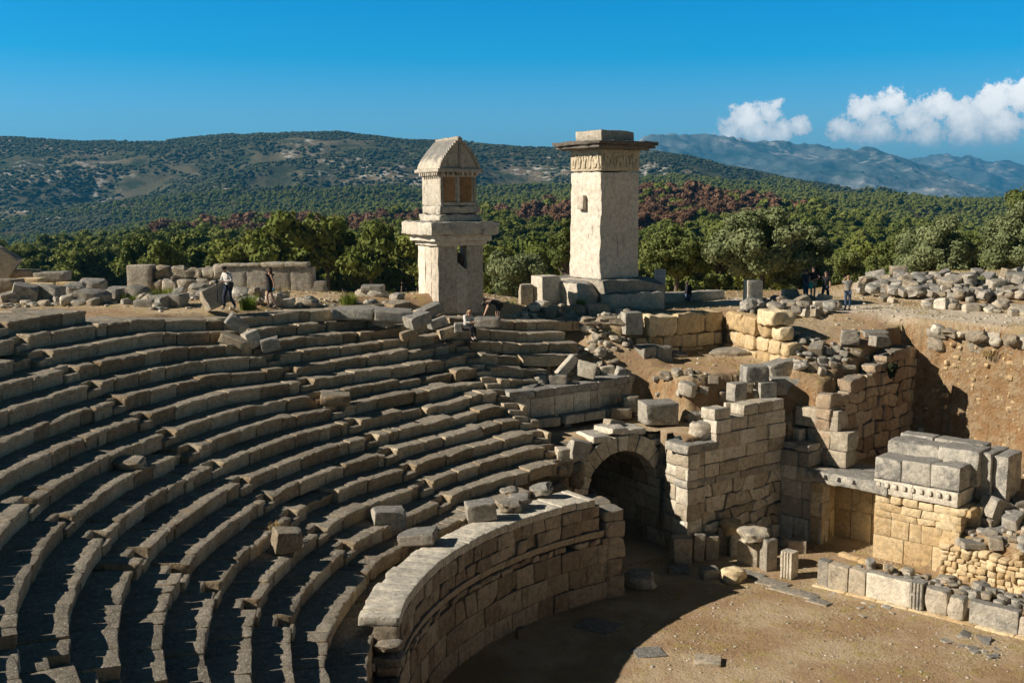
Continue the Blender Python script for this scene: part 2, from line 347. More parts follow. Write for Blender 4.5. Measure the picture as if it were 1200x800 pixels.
# ------------------------------------------------------------------ far terrain
AZX = np.array([-700, -200, 0, 50, 110, 200, 267, 400, 480, 560, 640, 700, 760, 800, 850, 900, 960, 1008, 1050, 1110, 1180, 1260, 1900.])
Y_A = np.interp(AZX, [-700, 0, 50, 110, 200, 267, 400, 500, 600, 700, 750, 855, 932, 1008, 1043, 1100, 1200, 1900], [310, 308, 304, 290, 273, 267, 263, 260, 254, 240, 227, 235, 247, 261, 267, 277, 284, 290])
Y_B = np.interp(AZX, [-700, 0, 100, 200, 300, 400, 500, 600, 700, 800, 870, 920, 985, 1054, 1123, 1177, 1900], [290, 288, 272, 258, 252, 248, 240, 232, 228, 222, 228, 231, 236, 232, 240, 242, 246])
Y_C = np.interp(AZX, [-700, 0, 80, 180, 250, 350, 440, 500, 530, 575, 610, 655, 700, 760, 800, 850, 900, 960, 1040, 1100, 1900], [166, 161, 166, 167, 159, 154, 158, 169, 171, 166, 170, 180, 182, 178, 184, 196, 205, 217, 230, 240, 250])
Y_D = np.interp(AZX, [-700, 700, 740, 760, 800, 860, 910, 945, 985, 1010, 1060, 1110, 1150, 1200, 1900], [200, 188, 174, 166, 165, 168, 173, 177, 174, 179, 196, 213, 226, 236, 238])
Y_E = np.interp(AZX, [-700, 900, 1040, 1100, 1140, 1200, 1300, 1900], [210, 205, 192, 183, 186, 193, 197, 220])
DK = np.array([60, 110, 180, 300, 480, 800, 1000, 1600, 2200, 3000, 3500, 5200, 8200, 9800, 11500, 13500, 17500, 20000, 45000.])
def y_at(k):
    one = np.ones_like(AZX)
    return {0: 378 * one, 1: 372 * one, 2: 352 * one, 3: np.maximum(330 * one, Y_A + 18), 4: Y_A * .45 + 312 * .55, 5: Y_A, 6: np.maximum(Y_A + 10, Y_B + 10), 7: Y_B,
            8: Y_B * .58 + Y_C * .42, 9: Y_C, 10: Y_C + 22, 11: 246 * one, 12: 241 * one, 13: Y_D * .5 + 241 * .5, 14: Y_D, 15: Y_D * .3 + 241 * .7, 16: Y_E, 17: 240 * one, 18: 236.6 * one}[k]
YT = np.stack([y_at(k) for k in range(len(DK))], 0)
def far_h(x, y):
    x = np.asarray(x, float); y = np.asarray(y, float); d = np.hypot(x, y); az = np.arctan2(x, y); azc = np.clip(az, -R(48), R(48))
    px = 600 + FPX * np.tan(azc); df = d * np.cos(azc)
    ld = np.log(DK); t = np.interp(np.log(np.maximum(df, 61)), ld, np.arange(len(DK))); i = np.clip(t.astype(int), 0, len(DK) - 2); u = t - i; u = u * u * (3 - 2 * u) * .6 + u * .4
    jx = np.interp(px, AZX, np.arange(len(AZX))); j = np.clip(jx.astype(int), 0, len(AZX) - 2); w = jx - j
    def g(a, b): return YT[a, b]
    # work in heights so that ridges keep their real size
    def z_of(ii, jj): return 14 - (g(ii, jj) - HZ) / FPX * DK[ii]
    za = z_of(i, j) * (1 - w) + z_of(i, j + 1) * w; zb = z_of(i + 1, j) * (1 - w) + z_of(i + 1, j + 1) * w
    z = za * (1 - u) + zb * u
    P = np.stack([x, y, 0 * x], -1)
    rid = 1 - np.abs(fbm(P / 420., 5, 5)) * 2.4
    z = z + (rid - .72 + .25 * fbm(P / 110., 3, 15)) * np.clip((df - 1500) / 900, 0, 1) * np.clip((2900 - df) / 500, .12, 1) * np.clip((3900 - df) / 500, 0, 1) * 46
    rid2 = 1 - np.abs(fbm(P / 2000., 6, 9, .58)) * 2.2
    z = z + (rid2 - .7) * np.clip((df - 7800) / 1500, 0, 1) * 230
    z = z + fbm(P / 90., 4, 3) * np.clip(df / 500, 0, 1) * 4.0 * np.clip((6000 - df) / 1000, 0.2, 1)
    return z
def polar_sheet():
    azs = np.concatenate([np.linspace(-180, -48, 40)[:-1], np.linspace(-48, -30, 60)[:-1], np.linspace(-30, 30, 620)[:-1], np.linspace(30, 48, 60)[:-1], np.linspace(48, 180, 40)])
    ds = np.concatenate([np.geomspace(64, 1500, 130)[:-1], np.geomspace(1500, 3700, 150)[:-1], np.geomspace(3700, 8000, 20)[:-1], np.linspace(8000, 14000, 90)[:-1], np.geomspace(14000, 45000, 40)])
    A, D = np.meshgrid(R(1) * azs, ds); x = np.sin(A) * D; y = np.cos(A) * D; z = far_h(x, y)
    z -= np.clip((150 - D) / 40, 0, 1) * 1.2
    V = np.stack([x, y, z], -1).reshape(-1, 3); n = len(azs); I = np.arange(len(ds) - 1)[:, None] * n + np.arange(n - 1)[None]
    Q = np.stack([I, I + 1, I + 1 + n, I + n], -1).reshape(-1, 4)
    mb = MB(); mb.add(V, Q); me = mb.mesh('hills', True, None)
    cen = V[Q].mean(1); dd = np.hypot(cen[:, 0], cen[:, 1])
    mi = np.where(dd < 2000, 0, np.where(dd < 6000, 1, 2)).astype(np.int32); me.materials.append(M['woodfloor']); me.materials.append(M['scrub']); me.materials.append(M['mountain'])
    me.polygons.foreach_set('material_index', mi); return tag(link('hills', me), kind='structure')
def terr_mat(name, cols, s1, s2, s3, rock=None, rock_thr=.6):
    m, nt, N, L, b = nodes(name); geo = N.new('ShaderNodeNewGeometry'); P = geo.outputs['Position']
    a = tex_noise(N, L, P, s1, 5, .6); b2 = tex_noise(N, L, P, s2, 5, .7); c3 = tex_noise(N, L, P, s3, 4, .7)
    c = mixc(N, L, ramp(N, L, a, .38, .62), cols[0], cols[1]); c = mixc(N, L, ramp(N, L, b2, .45, .6), c, cols[2])
    if rock: 
        mk = mth(N, L, 'MULTIPLY', ramp(N, L, a, rock_thr, rock_thr + .1), ramp(N, L, c3, .5, .62)); c = mixc(N, L, mk, c, rock)
    L.new(c, b.inputs['Base Color']); b.inputs['Roughness'].default_value = .95; b.inputs['Specular IOR Level'].default_value = 0
    bm = N.new('ShaderNodeBump'); bm.inputs['Strength'].default_value = .6; bm.inputs['Distance'].default_value = .3 / s3; L.new(c3, bm.inputs['Height']); L.new(bm.outputs[0], b.inputs['Normal']); return m
M['woodfloor'] = terr_mat('wood_floor', ((.05, .05, .022), (.09, .065, .035), (.035, .04, .016)), .01, .05, .3)
M['scrub'] = terr_mat('hillside_scrub_ground', ((.070, .075, .045), (.15, .125, .085), (.04, .05, .028)), .0030, .014, .05, (.42, .40, .37), .50)
M['mountain'] = terr_mat('bare_mountain', ((.10, .13, .13), (.20, .215, .21), (.05, .075, .07)), .0006, .0018, .006, (.50, .48, .45), .50)
polar_sheet()

# ------------------------------------------------------------------ ground of the site
def poly_sd(x, y, poly):
    """signed distance to a polygon, negative inside"""
    p = np.array(poly, float); d = np.full(x.shape, 1e9); ins = np.zeros(x.shape, bool)
    for i in range(len(p)):
        a = p[i]; b = p[(i + 1) % len(p)]; e = b - a; wx = x - a[0]; wy = y - a[1]
        t = np.clip((wx * e[0] + wy * e[1]) / (e @ e), 0, 1); d = np.minimum(d, np.hypot(wx - e[0] * t, wy - e[1] * t))
        c = ((a[1] <= y) & (b[1] > y)) | ((b[1] <= y) & (a[1] > y))
        with np.errstate(divide='ignore', invalid='ignore'):
            xi = a[0] + (y - a[1]) / (b[1] - a[1] if b[1] != a[1] else 1e-9) * e[0]
        ins ^= c & (x < xi)
    return np.where(ins, -d, d)
K0R, DR, K0Z, DZ = 15.21, .826, 3.76, .43
PIER = (6.86, 41.9); COR = (11.3, 45.2); U = np.array([.725, -.689]); NN = np.array([.689, .725])
DJL = (12.71, 43.87); DJR = (14.32, 42.34); BLR = (16.7, 40.08)
PCN = (18.7, 50.2)                                        # far corner of the pit
P_SINK = [(-3, 41), (-1, 46), (1.6, 50.9), (5.0, 50.3), (10.3, 53.2), (12.2, 47.8), (13.6, 47.2), (13.7, 45.2), (10, 30)]
P_BLD = [(12.2, 46.4), (13.2, 45.4), (16, 44.3), (21, 41), (30, 34), (36, 25), (22, 22), (10, 40)]
P_STAGE = [(2.5, 36), (2.2, 42.0), (2.95, 42.3), (5.95, 44.0), (6.75, 42.25), (11.25, 45.6), (12.85, 44.1), (13.9, 45.9), (15.9, 44.0), (14.8, 42.6), (16.5, 40.35), (20.9, 35.75), (32, 24.2), (32, 0), (10, 8)]
P_PIT = [(11.9, 45.9), (12.78, 45.49), (PCN[0] - .5, PCN[1] + .55), (22.8, 46.5), (33, 37), (34, 26), (21.8, 38.2), (18.0, 42.0), (15.2, 43.0), (12.6, 44.3)]
P_ROOF = [(-1, 41.2), (2.7, 42.6), (5.8, 44.2), (6.9, 42.2), (11.3, 45.4), (10.4, 47.1), (7.4, 45.9), (6.0, 48.0), (2.0, 48.0)]
P_MID = [(7.4, 46.1), (10.4, 47.4), (12.25, 47.9), (10.4, 53.45), (4.9, 50.15), (6.2, 47.6)]
P_SLOPE = [(2.2, 46.5), (6.2, 47.0), (6.8, 48.8), (5.0, 50.4), (3.0, 50.2)]
P_E = [(11.6, 46.6), (13.1, 45.3), (PCN[0] - .35, PCN[1] + .2), (18.2, 52), (14, 53), (10.6, 53), (12.1, 47.6)]
def ss(v, a, b): t = np.clip((v - a) / (b - a), 0, 1); return t * t * (3 - 2 * t)
def site_h(x, y, noise=True):
    x = np.asarray(x, float); y = np.asarray(y, float); P = np.stack([x, y, 0 * x], -1)
    r = np.hypot(x - CX, y - CY); th = np.arctan2(y - CY, x - CX) % (2 * math.pi); d = np.hypot(x, y)
    n1 = fbm(P / 3.1, 4, 21); n2 = fbm(P / .55, 3, 22)
    z = np.full(x.shape, 8.65) + n1 * .12 + n2 * .03
    left = ss(-x, -2.5, 4.0); z = z * (1 - left) + (9.78 + n1 * .14 + n2 * .05) * left      # the upper edge of the theatre lies higher on the left
    z = z + ss(d, 60, 72) * ss(x, 16, 26) * 1.1
    # earth flats cut into the terrace
    sdv = poly_sd(x, y, P_SINK); w = ss(-sdv, -.25, .25); z = z * (1 - w) + w * (4.7 + np.clip(y - 46.2, 0, 4.7) * .80 + n1 * .3 + n2 * .12)
    sdv = poly_sd(x, y, P_E); w = ss(-sdv, -.3, .4); z = z * (1 - w) + w * (6.3 + ss(y, 45.2, 50.5) * 2.0 + n1 * .25 + n2 * .08)
    sdv = poly_sd(x, y, P_MID); w = ss(-sdv, -.1, .25); z = z * (1 - w) + w * (6.55 + ss(y, 46, 52) * .45 + n1 * .15 + n2 * .08)
    sdv = poly_sd(x, y, P_SLOPE); w = ss(-sdv, -.3, .4); z = z * (1 - w) + w * (5.3 + (y - 46.5) * .78 + n1 * .35 + n2 * .15)
    sdv = poly_sd(x, y, P_ROOF); w = ss(-sdv, -.1, .35); z = z * (1 - w) + w * (4.78 + n1 * .2 + n2 * .06)
    sdv = poly_sd(x, y, P_BLD); w = ss(-sdv, -.2, .5); z = z * (1 - w) + w * (np.clip(1.15 + ((x - 16.12) * .721 + (y - 40.05) * .693) * .55, 1.15, 2.3) + n1 * .1)
    sdv = poly_sd(x, y, P_PIT); w = ss(-sdv, -.15 , .55); z = z * (1 - w) + w * (2.9 + n1 * .2 + n2 * .05)
    # seating slope
    zk = K0Z + DZ * (r - K0R) / DR - 1.25; ins = (th > np.where(r > 22.4, 1.80, 2.02)) & (th < 4.9) & (r < 28.4) & (r > 13.0)
    sw = ss(th, np.where(r > 22.4, 1.84, 2.05), np.where(r > 22.4, 1.90, 2.12)) * (1 - ss(r, 27.0, 28.6)); z = np.where(ins, z * (1 - sw) + np.minimum(zk, 9.0) * sw, z)
    fl = (r - 14.2); sdv = np.minimum(poly_sd(x, y, P_STAGE), fl); w = (sdv < 0).astype(float); z = z * (1 - w) + w * (n1 * .05 + n2 * .012)
    # outer edges fall towards the valley
    reach = np.interp(np.arctan2(x, y), [-1.2, -.5, -.30, -.19, -.12, -.04, .03, .12, .2, .3, .42, 1.2], [50, 51, 51.5, 51, 47, 51, 53, 61, 64, 66, 74, 76])
    fz = far_h(x, y) + .3; w = ss(d - reach, 0, 26); z = z * (1 - w) + fz * w
    return z
def site_ground():
    st = .22; xs = np.arange(-34, 40, st); ys = np.arange(6, 74, st); X, Y = np.meshgrid(xs, ys)
    def sheet(xs, ys, hole=None, name='ground'):
        X, Y = np.meshgrid(xs, ys); Z = site_h(X, Y)
        gy, gx = np.gradient(Z); sl = np.hypot(gx, gy); j = ss(sl, .25, 1.2)
        Pn = np.stack([X, Y, Z], -1)
        Xd = X + j * fbm(Pn / .5, 3, 31) * .16; Yd = Y + j * fbm(Pn / .5, 3, 32) * .16
        V = np.stack([Xd, Yd, Z], -1).reshape(-1, 3); n = len(xs); I = np.arange(len(ys) - 1)[:, None] * n + np.arange(n - 1)[None]
        Q = np.stack([I, I + 1, I + 1 + n, I + n], -1).reshape(-1, 4); c = V[Q].mean(1); rz = V[Q][:, :, 2]
        dz = rz.max(1) - rz.min(1); keep = np.ones(len(Q), bool)
        # open the ground where the vaulted passage leaves the orchestra
        t = (c[:, 0] - 4.45) * (-.5) + (c[:, 1] - 43.15) * .86; s = (c[:, 0] - 4.45) * .86 + (c[:, 1] - 43.15) * .5
        keep &= ~((np.abs(s) < 1.75) & (np.abs(t) < 2.2) & (dz > .9))
        if hole is not None: keep &= ~((c[:, 0] > hole[0]) & (c[:, 0] < hole[1]) & (c[:, 1] > hole[2]) & (c[:, 1] < hole[3]))
        x, y = V[:, 0], V[:, 1]
        # the trodden gravel path on the terrace
        pth = np.array([(13.0, 58.8), (17.3, 55.2), (20.6, 52.4), (25, 48.9), (34, 42.5)]); dm = np.full(len(V), 99.)
        for a, b in zip(pth[:-1], pth[1:]):
            e = b - a; tt = np.clip(((x - a[0]) * e[0] + (y - a[1]) * e[1]) / (e @ e), 0, 1); dm = np.minimum(dm, np.hypot(x - a[0] - e[0] * tt, y - a[1] - e[1] * tt))
        tn = 1 - ss(dm + fbm(np.stack([x, y, 0 * x], -1) / 1.6, 3, 8) * .9, 1.7, 3.0)
        mb = MB(); mb.add(V, Q[keep], tint=tn); return tag(mb.build(name, M['earth'], None, True, None), kind='structure')
    sheet(xs, ys)
    sheet(np.arange(-75, 95, 1.1), np.arange(-25, 135, 1.1), (-33.4, 39.2, 6.6, 73.2), 'terrain')
site_ground()
def hit(px, py):
    c, s = math.cos(PITCH), math.sin(PITCH); v = 400 - py; d = np.array([px - 600, c * FPX + s * v, -s * FPX + c * v]); d /= d[1]
    t = np.arange(12, 130, .8); P = EYE + t[:, None] * d; h = site_h(P[:, 0], P[:, 1]); b = np.where(P[:, 2] < h)[0]
    if not len(b): return P[-1]
    t = np.arange(t[b[0]] - .8, t[b[0]] + .05, .05); P = EYE + t[:, None] * d; h = site_h(P[:, 0], P[:, 1]); b = np.where(P[:, 2] < h)[0]
    return P[b[0]] if len(b) else P[-1]

def hit_many(px, py):
    c, s = math.cos(PITCH), math.sin(PITCH); px = np.asarray(px, float); v = 400 - np.asarray(py, float); D = np.stack([px - 600, c * FPX + s * v, -s * FPX + c * v], 1); D /= D[:, 1:2]
    t = np.arange(24, 130, 1.0); P = EYE + t[None, :, None] * D[:, None, :]; h = site_h(P[..., 0], P[..., 1]); i = np.argmax(P[..., 2] < h, axis=1); a = t[i] - 1.0
    t2 = a[:, None] + np.arange(0, 1.06, .07)[None]; P = EYE + t2[..., None] * D[:, None, :]; h = site_h(P[..., 0], P[..., 1]); j = np.argmax(P[..., 2] < h, axis=1); return P[np.arange(len(px)), j]
# ------------------------------------------------------------------ the theatre seating
WT = np.array([1.85, 2.0, 2.1, 2.15, 2.2, 2.28, 2.45, 2.52, 2.67, 2.85, 3.0, 3.2, 5.0])
W0 = np.array([.0, .1, .2, .28, .33, .22, .05, -.10, -.10, 0, -.1, 0, 0]); W6 = np.array([-.2, -.2, .0, .16, .2, .06, -.04, -.03, .02, -.03, 0, .05, 0])
W12 = np.array([-.36, -.28, .02, .06, -.1, -.16, -.2, -.22, .08, .07, .05, 0, 0])
def warp(th, k):
    a, b, c = np.interp(th, WT, W0), np.interp(th, WT, W6), np.interp(th, WT, W12)
    return np.where(k < 6, a + (b - a) * k / 6, b + (c - b) * np.minimum((k - 6) / 6, 1.3))
STAIRS = [2.15, 2.51, 2.868, 3.225, 3.583, 3.94, 4.30]
TH_END = {0: 2.30, 1: 2.15, 2: 2.13, 3: 2.12, 4: 2.11, 5: 2.12, 6: 2.10, 7: 2.05, 8: 2.0, 9: 1.925, 10: 1.912, 11: 1.917, 12: 1.858, 13: 2.16, 14: 2.175, 15: 2.728}
seating = empty('theatre_seating', (CX, CY, 0), 'stone theatre seating, many curved grey tiers cut by narrow stairways, facing the earth orchestra', 'theatre seating')
inv = Matrix.Translation((-CX, -CY, 0))
def seat_rows():
    for k in range(0, 16):
        rad = K0R + DR * k; mb = MB(); a0, a1 = 4.75, TH_END[k]
        f0 = arc_map(rad, 0.0)
        def mapf(s, d, z):
            th = -s / rad; V = f0(s, d, z); V[:, 2] += warp(th, k)
            # a slow wander of the front edge
            wv = fbm(np.column_stack([th * 3.3, np.full_like(th, k * .77), 0 * th]), 3, 40) * .16; V[:, 0] += np.cos(th) * wv; V[:, 1] += np.sin(th) * wv; return V
        th = a0; tread = 1.25 if k < 15 else 1.7
        while th > a1 + .01:
            st_ = [t for t in STAIRS if abs(t - th) < 1.2]
            w = rng.choice([rng.uniform(.45, .9), rng.uniform(.9, 1.4), rng.uniform(1.4, 2.1)]); e = th - w / rad
            hw = .33 / rad; stair = None
            for t in STAIRS:
                if abs(th - (t + hw)) < 1e-6: stair = t
            if stair is None:
                for t in STAIRS:
                    if th > t + hw + 1e-6 and e < t + hw + .25 / rad: e = t + hw
            else: e = stair - hw
            e = max(e, a1)
            s0, s1 = -th * rad, -e * rad; g = rng.uniform(.006, .022); z1 = K0Z + DZ * k; far = th > 3.45
            cs = .105 if not far else .4
            drop = rng.normal(0, .013); push = rng.normal(0, .017); tilt = rng.normal(0, .010)
            mid = (th + e) / 2
            dipz = math.exp(-((mid - 2.27) / .09) ** 2)
            if dipz > .3 and k > 3: drop -= rng.uniform(0, .12) * dipz; tilt += rng.normal(0, .05) * dipz; push += rng.normal(.0, .06) * dipz
            miss = (stair is None) and rng.random() < (.03 if dipz < .3 else .07)
            T = rng.random()
            if stair is not None and k > 0:
                put(mb, mapf, s0, s1, push, .42, z1 - .46, z1 - .215 + drop, tint=T, rho=.03, amp=.014, cs=cs, chips=1)
                put(mb, mapf, s0, s1, .40, tread, z1 - .46, z1 + drop, tint=T, rho=.03, amp=.012, cs=cs, chips=0)
            else:
                if miss: push += .22; drop -= .10
                V, Q = stone(s1 - s0 - 2 * g, tread - push, .47, rho=rng.uniform(.018, .04), amp=.012, cs=cs, chips=int(rng.random() < .35) + (2 if miss else 0), fr=3.4, extra_z=None if far else np.array([.235 - .10, .235 - .135]))
                # worn lip above a hollowed riser
                fr_ = V[:, 1] < -(tread - push) / 2 + .1
                hol = ss(.235 - V[:, 2], .085, .15) * .075 * fr_; V[:, 1] += hol
                edge = np.exp(-((V[:, 1] + (tread - push) / 2) / .16) ** 2) * (V[:, 2] > .1)
                V[:, 2] -= edge * np.maximum(0, fbm(np.column_stack([V[:, 0] * 3.1 + k + T * 40, V[:, 1] * 0, 0 * V[:, 0]]), 4, 51, .7) - .12) * .11
                V[:, 1] += edge * np.maximum(0, fbm(np.column_stack([V[:, 0] * 5.1 + T * 30, V[:, 0] * 0 + k * 3.3, 0 * V[:, 0]]), 4, 52, .7)) * .07
                V[:, 2] += V[:, 0] * tilt
                mb.add(mapf(V[:, 0] + (s0 + s1) / 2, V[:, 1] + (tread + push) / 2, V[:, 2] + z1 - .235 + drop), Q, tint=T)
            th = e
        o = mb.build('seat_row', M['seat'], None, True, 40); o.parent = seating; o.matrix_parent_inverse = Matrix.Identity(4)
        o.data.transform(inv)
    # paved walk behind the top rows
    mb = MB()
    for kk, a_hi, a_lo in ((16.05, 4.7, 2.74), (15.0, 2.74, 2.20)):
        rad = K0R + DR * kk; f0 = arc_map(rad, 0)
        for lane in range(2):
            th = a_hi
            while th > a_lo:
                w = rng.uniform(.7, 1.5); e = max(a_lo, th - w / rad); zt = K0Z + DZ * (kk - 1.05) + float(warp(np.array([(th + e) / 2]), 15)[()][0] if False else warp((th + e) / 2, 15))
                put(mb, f0, -th * rad, -e * rad - .02, lane * .9, lane * .9 + .88, zt - .4, zt - .02 + rng.normal(0, .02), rho=.03, amp=.015, cs=.2, chips=1); th = e
    o = mb.build('paved_walk', M['seat'], seating, True, 40); o.data.transform(inv)
seat_rows()

# ------------------------------------------------------------------ podium wall round the orchestra
podium = empty('podium_wall', (CX, CY, 0), 'curved brown ashlar wall with a pale coping that rings the orchestra below the seats', 'wall')
def podium_wall():
    RP = 13.62; f = arc_map(RP, 0)
    mb = MB(); courses(mb, f, -4.6 * RP, -2.10 * RP, [-.1, .62, 1.32, 2.02], thick=.7, bl=(.6, 1.35), jit=.02, wob=.02, slant=.05, rho=.022, amp=.012, cs=.2, chips=1, gap=.010)
    o = mb.build('lower_courses', M['brown'], podium); o.data.transform(inv)
    mb = MB(); courses(mb, f, -3.12 * RP, -2.13 * RP, [2.02, 2.24], top=lambda s: 9, thick=.62, bl=(.25, .7), jit=.035, rho=.05, amp=.03, cs=.12, chips=2, holes=.05)
    o = mb.build('packing_course', M['brown'], podium); o.data.transform(inv)
    def led(s, d, z): return f(s, d, z)
    mb = MB(); s = -3.14 * RP
    while s < -2.16 * RP:
        e = s + rng.uniform(.8, 1.4)
        if not (-2.90 * RP < (s + e) / 2 < -2.84 * RP):
            V, Q = stone(e - s - .015, .62, .26, rho=.03, amp=.008, cs=.14, chips=0)
            V[:, 1] += (V[:, 2] < 0) * (V[:, 1] < 0) * .07
            mb.add(f(V[:, 0] + (s + e) / 2, V[:, 1] + .31 - .06, V[:, 2] + 2.40), Q, tint=.8 + .2 * rng.random())
        s = e
    o = mb.build('ledge', M['brown'], podium); o.data.transform(inv)
    mb = MB(); courses(mb, f, -3.13 * RP, -2.17 * RP, [2.54, 2.98, 3.44], thick=.6, bl=(.35, 1.0), jit=.03, wob=.035, slant=.08, rho=.03, amp=.02, cs=.14, chips=1, holes=.0)
    for q in mb.V: pass
    o = mb.build('upper_courses', M['brown'], podium); o.data.transform(inv)
    mb = MB(); s = -3.13 * RP
    while s < -2.19 * RP:
        e = min(s + rng.uniform(.42, .85), -2.19 * RP); wd = 1.02 + .05 * rng.normal() + (.45 if -(s + e) / 2 / RP < 2.5 else 0)
        put(mb, f, s + .004, e - .004, -.02 + rng.normal(0, .012), wd, 3.44, 3.70 + rng.normal(0, .010), rho=.02, amp=.010, cs=.16, chips=int(rng.random() < .3), tint=.55 + .3 * rng.random()); s = e
    o = mb.build('coping', M['coping'], podium); o.data.transform(inv)
    # rubble core and gutter behind the coping
    mb = MB(); f2 = arc_map(14.3, 0); s = -4.6 * 14.3
    while s < -2.2 * 14.3:
        e = s + rng.uniform(.8, 1.5); put(mb, f2, s, e, -.02, 1.3, 2.3, 3.16 + rng.normal(0, .02), rho=.04, amp=.02, cs=.25, chips=1); s = e
    o = mb.build('gutter_paving', M['seat'], podium); o.data.transform(inv)
    # broken outer end: lower courses show where the coping is lost
    mb = MB(); s = -4.6 * RP
    while s < -3.14 * RP:
        e = s + rng.uniform(.7, 1.3); 
        if s < -3.24 * RP: put(mb, f, s, e - .02, 0, 1.15, 2.02, 2.35 + rng.normal(0, .02), rho=.04, amp=.02, cs=.2, chips=1, tint=.8)
        s = e
    o = mb.build('capping', M['pale'], podium); o.data.transform(inv)
podium_wall()
# broken jamb of the podium by the passage
jamb = MB()
P0 = np.array([CX + 13.6 * math.cos(2.10), CY + 13.6 * math.sin(2.10)])
jf, jl = line_map(P0 + np.array([.05, -.1]), P0 + np.array([-.35, .93]) * 2.4 + np.array([.05, -.1]))
courses(jamb, lambda s, d, z: jf(s, -d + .75, z), 0, 2.3, [-.1, .75, 1.45, 2.15, 2.75, 3.2], top=lambda s: 3.3 - s * .1, thick=.75, bl=(.6, 1.1), wob=.04, slant=.1, rho=.05, amp=.03, cs=.18, chips=2, jit=.05)
tag(jamb.build('stone_jamb', M['brown']), 'ragged brown stone jamb where the podium wall ends beside the vaulted opening', 'wall')

# ------------------------------------------------------------------ vaulted passage
vault = empty('vaulted_passage', (4.45, 43.15, 0), 'dark round arched passage of ashlar under the seating at the end of the podium wall', 'archway')
def passage():
    A = np.array([4.45, 43.15]); e1 = np.array([.86, .51]); e2 = np.array([-.51, .86]); RI = 1.74; ZS = 2.36
    def loc(a, t, z):     # a across, t inwards
        return np.column_stack([A[0] + a * e1[0] + t * e2[0], A[1] + a * e1[1] + t * e2[1], z])
    VT = Matrix.Translation((-4.45, -43.15, 0))
    mb = MB(); n = 13
    for i in range(n):
        a0 = math.pi * i / n + .006; a1 = math.pi * (i + 1) / n - .006; th_ = .62 + rng.uniform(-.06, .1); jo = rng.normal(0, .03)
        V, Q = stone(a1 - a0, .72, th_, rho=.02, amp=.0, cs=.12, chips=0); V[:, 0] *= 1
        ang = (a0 + a1) / 2 + V[:, 0]; rr_ = RI + th_ / 2 + V[:, 2] + fbm(np.column_stack([V[:, 0] * 9 + i * 3, V[:, 1] * 3, V[:, 2] * 3]), 2, i) * .025
        mb.add(loc(-np.cos(ang) * rr_, V[:, 1] + .36 + jo, ZS + np.sin(ang) * rr_), Q, tint=rng.random())
    o = mb.build('arch_ring', M['pale'], vault); o.data.transform(VT)
    mb = MB(); n = 9
    for t0 in np.arange(.76, 6.5, .9):
        for i in range(n):
            a0 = math.pi * i / n + .008; a1 = math.pi * (i + 1) / n - .008
            V, Q = stone(a1 - a0, .88, .4, rho=.02, amp=0, cs=.2, chips=0); ang = (a0 + a1) / 2 + V[:, 0]; rr_ = RI + .22 + V[:, 2] + rng.normal(0, .015)
            mb.add(loc(-np.cos(ang) * rr_, V[:, 1] + t0 + .45, ZS + np.sin(ang) * rr_), Q, tint=rng.random())
    o = mb.build('barrel_vault', M['brown'], vault); o.data.transform(VT)
    mb = MB()
    fr = lambda s, d, z: loc(RI + .01 + d, s, z)
    courses(mb, fr, -1.35, 6.8, [-.1, .62, 1.3, 1.95, 2.36], thick=.6, bl=(.8, 1.5), jit=.012, rho=.02, amp=.008, cs=.25, chips=0)
    courses(mb, fr, -1.3, -.02, [2.36, 2.85, 3.4, 3.9], top=lambda s: 3.95 if s < -.5 else 3.5, thick=.6, bl=(.5, .9), jit=.03, rho=.04, amp=.02, cs=.2, chips=1)
    fl_ = lambda s, d, z: loc(-RI - .01 - d, s, z)
    courses(mb, fl_, -.4, 6.8, [-.1, .62, 1.3, 1.95, 2.36], thick=.6, bl=(.8, 1.5), jit=.012, rho=.02, amp=.008, cs=.25, chips=0)
    fe = lambda s, d, z: loc(s, 6.6 + d, z)
    courses(mb, fe, -2.2, 2.2, [-.1, .7, 1.5, 2.3, 3.1, 3.9, 4.6], thick=.6, bl=(.8, 1.5), rho=.02, amp=.01, cs=.3, chips=0)
    o = mb.build('passage_wall', M['pale'], vault); o.data.transform(VT)
    # haunches over the arch
    for sgn, lim in ((-1, 3.4), (1, 2.3)):
        if sgn > 0: o = mb.build('haunch', M['rock'], vault); o.data.transform(VT)
        mb = MB()
        for z0, z1 in ((2.4, 2.95), (2.95, 3.5), (3.5, 4.05), (4.05, 4.6)):
            zr = max(0.0, min(1, ((z0 + z1) / 2 - ZS) / (RI + .66))); a_in = math.sqrt(max(0.0, 1 - zr * zr)) * (RI + .66)
            a = a_in + .02
            while a < lim:
                w = rng.uniform(.45, .9); b_ = min(a + w, lim + .1); V, Q = stone(b_ - a - .02, .6, z1 - z0 - .02, rho=.04, amp=.025, cs=.15, chips=1)
                mb.add(loc(sgn * (V[:, 0] + (a + b_) / 2), V[:, 1] + .42 + rng.normal(0, .03), V[:, 2] + (z0 + z1) / 2), Q if sgn > 0 else Q[:, ::-1], tint=rng.random()); a = b_
    o = mb.build('haunch', M['rock'], vault); o.data.transform(VT)
    mb = MB()
    a = -2.3
    while a < 2.0:
        w = rng.uniform(.6, 1.0); zz = ZS + math.sqrt(max(.1, (RI + .66) ** 2 - (a + w / 2) ** 2)); zz = min(zz, 4.78) - (.25 if abs(a + .5) > 1.7 else 0)
        V, Q = stone(w - .02, 1.3, .26, rho=.04, amp=.03, cs=.15, chips=2); mb.add(loc(V[:, 0] + a + w / 2, V[:, 1] + .65 + rng.normal(0, .05), V[:, 2] + zz + .14 - abs(a + w / 2) * 0), Q, tint=.9); a += w
    o = mb.build('roof_slab', M['pale'], vault); o.data.transform(VT)
